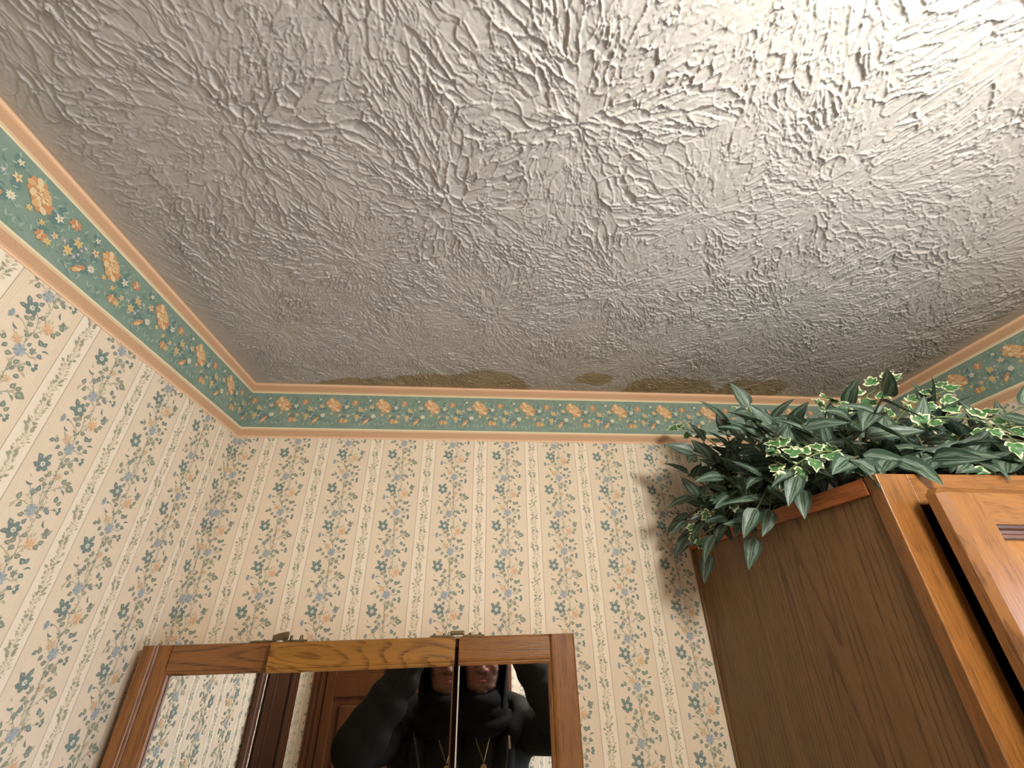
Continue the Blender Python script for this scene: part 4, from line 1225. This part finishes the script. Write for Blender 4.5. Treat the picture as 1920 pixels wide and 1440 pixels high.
capsule(bm, LIP + Vector((-.024, -.013, .0022)), LIP + Vector((-.004, -.003, .0052)), .0030, .0052)   # upper lip
capsule(bm, LIP + Vector((.024, -.013, .0022)), LIP + Vector((.004, -.003, .0052)), .0030, .0052)
capsule(bm, LIP + Vector((-.022, -.013, -.0030)), LIP + Vector((-.005, -.0035, -.0072)), .0034, .0064)  # lower lip
capsule(bm, LIP + Vector((.022, -.013, -.0030)), LIP + Vector((.005, -.0035, -.0072)), .0034, .0064); capsule(bm, LIP + Vector((-.005, -.0035, -.0072)), LIP + Vector((.005, -.0035, -.0072)), .0064, .0064); capsule(bm, LIP + Vector((-.004, -.003, .0050)), LIP + Vector((.004, -.003, .0050)), .0050, .0050)
capsule(bm, (HX, -.215, 1.52), (HX, -.195, 1.68), .060, .056)           # neck
capsule(bm, (HX, -.275, 1.44), (HX, -.275, 1.20), .10, .105, 20); capsule(bm, SHL, SHR, .055, .055)
ellipsoid(bm, (HX, -.265, 1.36), .165, .105, .17); ellipsoid(bm, (HX, -.27, 1.12), .145, .10, .15); ellipsoid(bm, (HX, -.275, .97), .165, .11, .13)
capsule(bm, (HX, -.25, 1.50), (HX - .14, -.27, 1.51), .05, .045); capsule(bm, (HX, -.25, 1.50), (HX + .14, -.27, 1.51), .05, .045)
for s, sh, el, wr in ((-1, SHL, ELL, WRL), (1, SHR, ELR, WRR)):
    capsule(bm, sh, el, .050, .040); capsule(bm, el, wr, .041, .027)
for s in (-1, 1):
    hip, kn, an = Vector((HX + s * .09, -.275, .93)), Vector((HX + s * .10, -.255, .50)), Vector((HX + s * .105, -.285, .09))
    capsule(bm, hip, kn, .082, .055); capsule(bm, kn, an, .055, .036)
    capsule(bm, an + Vector((0, -.02, -.05)), an + Vector((0, .15, -.062)), .032, .026)
# hands: palm beside each short end of the phone, four fingers behind it, thumb along the lower edge
def phone_pt(a, b, c):
    """a along the long side, b along the short side (up), c out of the back (towards the scene)"""
    return Vector((0, 0, CAM_Z)) + RIGHT * a + UP * b + FWD * (c - .0012)
def hand(s):
    ea = -.020 if s < 0 else .140                                     # phone end on this side
    wr = WRL if s < 0 else WRR
    P = lambda a, b, c: phone_pt(ea + s * a, b, c)
    palm0, palm1 = P(.030, -.085, -.030), P(.020, -.050, -.022)
    capsule(bm, wr, palm0, .027, .026); capsule(bm, palm0, palm1, .028, .026, 14)
    capsule(bm, palm0, P(.026, -.022, -.018), .022, .020)
    # fingers: root outside the end, knuckle level with the back, tip just round the edge of the back glass
    for i, (b, ln) in enumerate(((.004, .95), (-.014, 1.08), (-.032, 1.0), (-.049, .82))):
        r0 = .0086 - .0004 * i
        root = P(.026, b - .014, -.026); k1 = P(.024 + .002 * ln, b - .005, -.010); k2 = P(.0150, b, -.0035); tip = P(.0075 - .001 * ln, b + .001, -.0030)
        capsule(bm, root, k1, r0 + .0008, r0, 10); capsule(bm, k1, k2, r0, r0 - .0008, 10); capsule(bm, k2, tip, r0 - .001, .0060, 10)
    t0, t1, t2 = P(.018, -.060, -.030), P(-.004, -.050, -.024), P(-.030, -.040, -.0215)
    capsule(bm, t0, t1, .0125, .0105, 10); capsule(bm, t1, t2, .0100, .0080, 10)
hand(-1); hand(1)
person = fuse('person', bm, .0026, 2, m_skin)
tag(person, 'person in a black hooded jacket, arms raised to hold up a phone', 'person')
# lip and stubble tint, plus shade painted into the mouth line and nostrils
me = person.data
nv = len(me.vertices)
co = np.empty(nv * 3, np.float32); me.vertices.foreach_get('co', co); co = co.reshape(-1, 3)
rel = co - np.array(LIP)
arch = np.clip(1 - (rel[:, 0] / .0265) ** 2, 0, 1)
up_h, lo_h = .0112 * arch ** .8 + .0004, .0142 * arch ** .7 + .0004
lip = sstep(up_h - rel[:, 2], 0, .0022) * sstep(lo_h + rel[:, 2], 0, .0022) * (arch > 0) * (rel[:, 1] > -.025) * np.where(rel[:, 2] > -.0008, .55, 1.0)
seam_shade = np.exp(-((rel[:, 2] + .0008) / .0013) ** 2) * (np.abs(rel[:, 0]) < .025) * (rel[:, 1] > -.025)
nostril = np.exp(-(((np.abs(rel[:, 0]) - .0085) / .0045) ** 2 + ((rel[:, 2] - .0185) / .0035) ** 2)) * (rel[:, 1] > -.03)
bd = np.clip(sstep(-rel[:, 2], .018, .042) + sstep(np.abs(rel[:, 0]), .046, .066) * (rel[:, 2] < .05) + .55 * np.exp(-((rel[:, 2] - .018) / .006) ** 2) * (np.abs(rel[:, 0]) < .034), 0, 1) * (rel[:, 1] > -.11) * (rel[:, 2] > -.09) * (rel[:, 1] < .02)
bd = np.clip(np.maximum(bd, np.maximum(seam_shade * 1.2, nostril * 1.3)), 0, 1.3); lip = lip * (1 - np.clip(seam_shade, 0, 1))
for nm, v in (('lip', lip), ('beard_and_shade', bd)):
    a = me.attributes.new(nm, 'FLOAT', 'POINT'); a.data.foreach_set('value', v.astype(np.float32))

def cloth(name, col, rough, nscale=260.0, amount=.35):
    m = new_mat(name, col, rough, 0, .3)
    k = NT(m)
    tc = k.n('ShaderNodeTexCoord').outputs['Object']
    a = k.noise(tc, nscale, 3.0); b = k.noise(tc, 14.0, 4.0, .6)
    k.t.links.new(k.mix(a, tuple(c * .7 for c in col), tuple(c * 1.35 for c in col)), k.b.inputs['Base Color'])
    k.bump(k.math('ADD', a, k.math('MULTIPLY', b, 12.0)), amount, .0012)
    k.b.inputs['Specular IOR Level'].default_value = .15
    return m
M_JACKET = cloth('charcoal_jacket_cloth', srgb(33, 32, 28), .78)
M_KNIT = cloth('black_knit', srgb(17, 16, 17), .9, 500.0)
M_SHIRT = cloth('dark_shirt', srgb(36, 32, 29), .8)
M_TROUSER = cloth('dark_denim', srgb(38, 42, 52), .8)
M_SHOE = new_mat('black_shoe_leather', (.02, .02, .02), .4)
M_ZIP = new_mat('zip_metal', srgb(104, 98, 88), .45, .7)
M_PULL = new_mat('tan_zip_pull', srgb(196, 170, 130), .5)
M_CHAIN = new_mat('necklace_metal', srgb(190, 160, 110), .3, .9)

# jacket
bm = bmesh.new()
ellipsoid(bm, (HX, -.272, 1.36), .192, .135, .20); ellipsoid(bm, (HX, -.275, 1.12), .185, .135, .21); ellipsoid(bm, (HX, -.275, .95), .190, .135, .16)
capsule(bm, (HX - .12, -.27, 1.46), (HX + .12, -.27, 1.46), .085, .085, 16)
for sh, el, wr in ((SHL, ELL, WRL), (SHR, ELR, WRR)):
    capsule(bm, sh, el, .084, .078, 18)
    capsule(bm, el, el.lerp(wr, .93), .078, .047, 18)
    capsule(bm, Vector((HX, -.25, 1.50)).lerp(sh, .35), sh, .065, .080, 16)
    for f, r in ((.15, .078), (.42, .072), (.66, .062)):                # folds
        p = el.lerp(wr, f); d = (wr - el).normalized()
        capsule(bm, p - d * .006 + Vector((.01, 0, 0)), p + d * .006, r, r * .97, 16)
for s in (-1, 1):                                                       # open fronts
    capsule(bm, (HX + s * .098, -.165, 1.50), (HX + s * .085, -.145, 1.30), .030, .034, 12)
    capsule(bm, (HX + s * .085, -.145, 1.30), (HX + s * .080, -.150, .90), .034, .032, 12)
jacket = fuse('jacket', bm, .007, 4, M_JACKET, person)
jacket['label'] = 'charcoal zip jacket, worn open'
bvh = BVHTree.FromObject(jacket, bpy.context.evaluated_depsgraph_get())
def front(x, z, off=.003):
    h = bvh.ray_cast(Vector((x, .6, z)), Vector((0, -1, 0)))
    return Vector((x, (h[0].y if h[0] else -.15) + off, z))
for pts2 in ([(HX - .112, 1.545), (HX - .098, 1.50), (HX - .080, 1.43), (HX - .072, 1.34), (HX - .070, 1.15), (HX - .070, .92)], [(HX + .108, 1.535), (HX + .100, 1.50), (HX + .092, 1.43), (HX + .076, 1.34), (HX + .072, 1.15), (HX + .070, .92)]):
    bm = bmesh.new()
    pts3 = [front(*p) for p in [(pts2[i][0] + (pts2[i + 1][0] - pts2[i][0]) * f, pts2[i][1] + (pts2[i + 1][1] - pts2[i][1]) * f) for i in range(5) for f in (0, .25, .5, .75)]]
    for i in range(len(pts3) - 1):
        n_ = max(2, int((pts3[i + 1] - pts3[i]).length / .004))
        for q in range(n_):
            c = pts3[i].lerp(pts3[i + 1], q / n_)
            add_box(bm, c.x - .003, c.x + .003, c.y - .002, c.y + .0015, c.z - .0011, c.z + .0011)
    from_bm('zip', bm, M_ZIP, jacket)
bm = bmesh.new(); p = front(HX + .104, 1.515, .006); capsule(bm, p, p + Vector((.002, .001, -.030)), .0036, .0042, 10)
from_bm('zip_pull', bm, M_PULL, jacket, True)
# jacket hood rolled behind the neck with its loose ends on the shoulders
bm = bmesh.new()
ring_ = [(HX - .150, -.185, 1.555), (HX - .155, -.27, 1.585), (HX - .11, -.35, 1.60), (HX, -.385, 1.60), (HX + .11, -.35, 1.60), (HX + .160, -.27, 1.590), (HX + .158, -.18, 1.572), (HX + .128, -.165, 1.53)]
for a, b in zip(ring_[:-1], ring_[1:]): capsule(bm, a, b, .034, .034, 14)
fuse('jacket_hood', bm, .006, 4, M_JACKET, person)
# shirt between the open fronts
bm = bmesh.new()
capsule(bm, (HX + .006, -.190, 1.52), (HX + .006, -.172, 1.30), .056, .062, 16); capsule(bm, (HX + .004, -.172, 1.30), (HX + .004, -.18, .92), .062, .064, 16)
fuse('shirt', bm, .006, 3, M_SHIRT, person)
# knitted neck gaiter in folds and close hood round the face
bm = bmesh.new()
for (z, y, rx, ry, rr) in ((1.652, -.180, .060, .082, .020), (1.632, -.188, .070, .088, .024), (1.600, -.200, .080, .092, .028), (1.562, -.208, .092, .100, .032)):
    n_ = 22
    for i in range(n_):
        a0, a1 = 2 * math.pi * i / n_, 2 * math.pi * (i + 1) / n_
        zz = lambda a: z - .012 * math.sin(a) * (1 if z < 1.645 else 2.0)
        capsule(bm, (HX + rx * math.cos(a0), y + ry * math.sin(a0), zz(a0)), (HX + rx * math.cos(a1), y + ry * math.sin(a1), zz(a1)), rr, rr, 10)
fuse('neck_gaiter', bm, .005, 3, M_KNIT, person)
bm = bmesh.new()
rows = []
for i in range(15):
    f = i / 14
    z = 1.600 + .295 * f
    rr = 1.0 if f < .55 else math.sqrt(max(0, 1 - ((f - .55) / .455) ** 2))
    wv = .093 * (.98 + .10 * math.sin(f * math.pi)) * rr; dv = .118 * rr
    row_ = []
    half = math.radians(50 + 14 * math.sin(f * math.pi * .9)) if f < .80 else math.radians(64 * (1 - (f - .8) / .2))
    for j in range(33):
        a = math.pi / 2 + half + (2 * math.pi - 2 * half) * j / 32
        row_.append(bm.verts.new((HX + wv * math.cos(a), -.192 + dv * math.sin(a), z + .004 * math.sin(j * 1.3 + i))))
    rows.append(row_)
for A, B in zip(rows[:-1], rows[1:]):
    for j in range(32): bm.faces.new((A[j], A[j + 1], B[j + 1], B[j]))
bmesh.ops.remove_doubles(bm, verts=bm.verts, dist=1e-4)
hood = from_bm('knit_hood', bm, M_KNIT, person, True)
sol = hood.modifiers.new('thickness', 'SOLIDIFY'); sol.thickness = .008; sol.offset = 1.0
sub = hood.modifiers.new('round', 'SUBSURF'); sub.levels = 1; sub.render_levels = 1
# necklace with a small round pendant
bvs = BVHTree.FromObject(bpy.data.objects['shirt'], bpy.context.evaluated_depsgraph_get())
def sfront(x, z):
    h = bvs.ray_cast(Vector((x, .6, z)), Vector((0, -1, 0)))
    h2 = bvh.ray_cast(Vector((x, .6, z)), Vector((0, -1, 0)))
    return Vector((x, max(h[0].y if h[0] else -.2, h2[0].y if h2[0] else -.2) + .004, z))
PX = HX + .012
bm = bmesh.new()
chain = [sfront(PX - .052 + .052 * f, 1.560 - .112 * f) for f in np.linspace(0, 1, 13)] + [sfront(PX + .034 * f, 1.448 + .112 * f) for f in np.linspace(0, 1, 13)][1:]
add_tube(bm, chain, .0011, 6)
nk = from_bm('necklace', bm, M_CHAIN, person)
bm = bmesh.new()
c = sfront(PX, 1.436); add_tube(bm, [c + Vector((0, -.001, 0)), c + Vector((0, .002, 0))], .0105, 20)
from_bm('pendant', bm, M_CHAIN, nk)
# trousers and shoes
bm = bmesh.new()
ellipsoid(bm, (HX, -.275, .97), .172, .118, .12)
for s in (-1, 1):
    hip, kn, an = Vector((HX + s * .09, -.275, .93)), Vector((HX + s * .10, -.255, .50)), Vector((HX + s * .105, -.285, .10))
    capsule(bm, hip, kn, .092, .068); capsule(bm, kn, an, .067, .058)
fuse('trousers', bm, .008, 3, M_TROUSER, person)
for s in (-1, 1):
    bm = bmesh.new(); an = Vector((HX + s * .105, -.285, .09))
    capsule(bm, an + Vector((0, -.03, -.045)), an + Vector((0, .155, -.048)), .043, .040, 16); capsule(bm, an, an + Vector((0, -.02, -.03)), .046, .045, 14)
    for v in bm.verts: v.co.z = max(v.co.z, .001)
    fuse('shoe', bm, .006, 2, M_SHOE, person)

# ------------------------------------------------------------------ the phone in the raised hands
M_PHB = new_mat('phone_back_glass', (.03, .03, .035), .2, 0, .5)
M_PHS = new_mat('phone_screen', (.01, .01, .012), .1)
M_LENS = new_mat('lens_glass', (.004, .004, .006), .05)
mtx = Matrix(((RIGHT.x, UP.x, -FWD.x, 0), (RIGHT.y, UP.y, -FWD.y, 0), (RIGHT.z, UP.z, -FWD.z, CAM_Z), (0, 0, 0, 1)))
pc = phone_pt(.066, -.022, -.0055)
ph = thing('phone', 'dark phone held up sideways in both raised hands', 'phone', pc)
bm = bmesh.new()
add_box(bm, -.020, .140, -.058, .0150, .0040, .0118, .0032, 3)
for v in bm.verts: v.co = mtx @ v.co
from_bm('phone_body', bm, M_PHB, ph)
bm = bmesh.new(); add_box(bm, -.0165, .1365, -.0545, .0115, .0116, .0121, 0)
for v in bm.verts: v.co = mtx @ v.co
from_bm('screen', bm, M_PHS, ph)
bm = bmesh.new()
for (a, b) in ((.0, 0.0), (.0, -.019), (.017, -.0095)):
    add_tube(bm, [(a, b, .0045), (a, b, .0030)], [.0065, .0062], 20)
for v in bm.verts: v.co = mtx @ v.co
from_bm('camera_lenses', bm, M_LENS, ph)
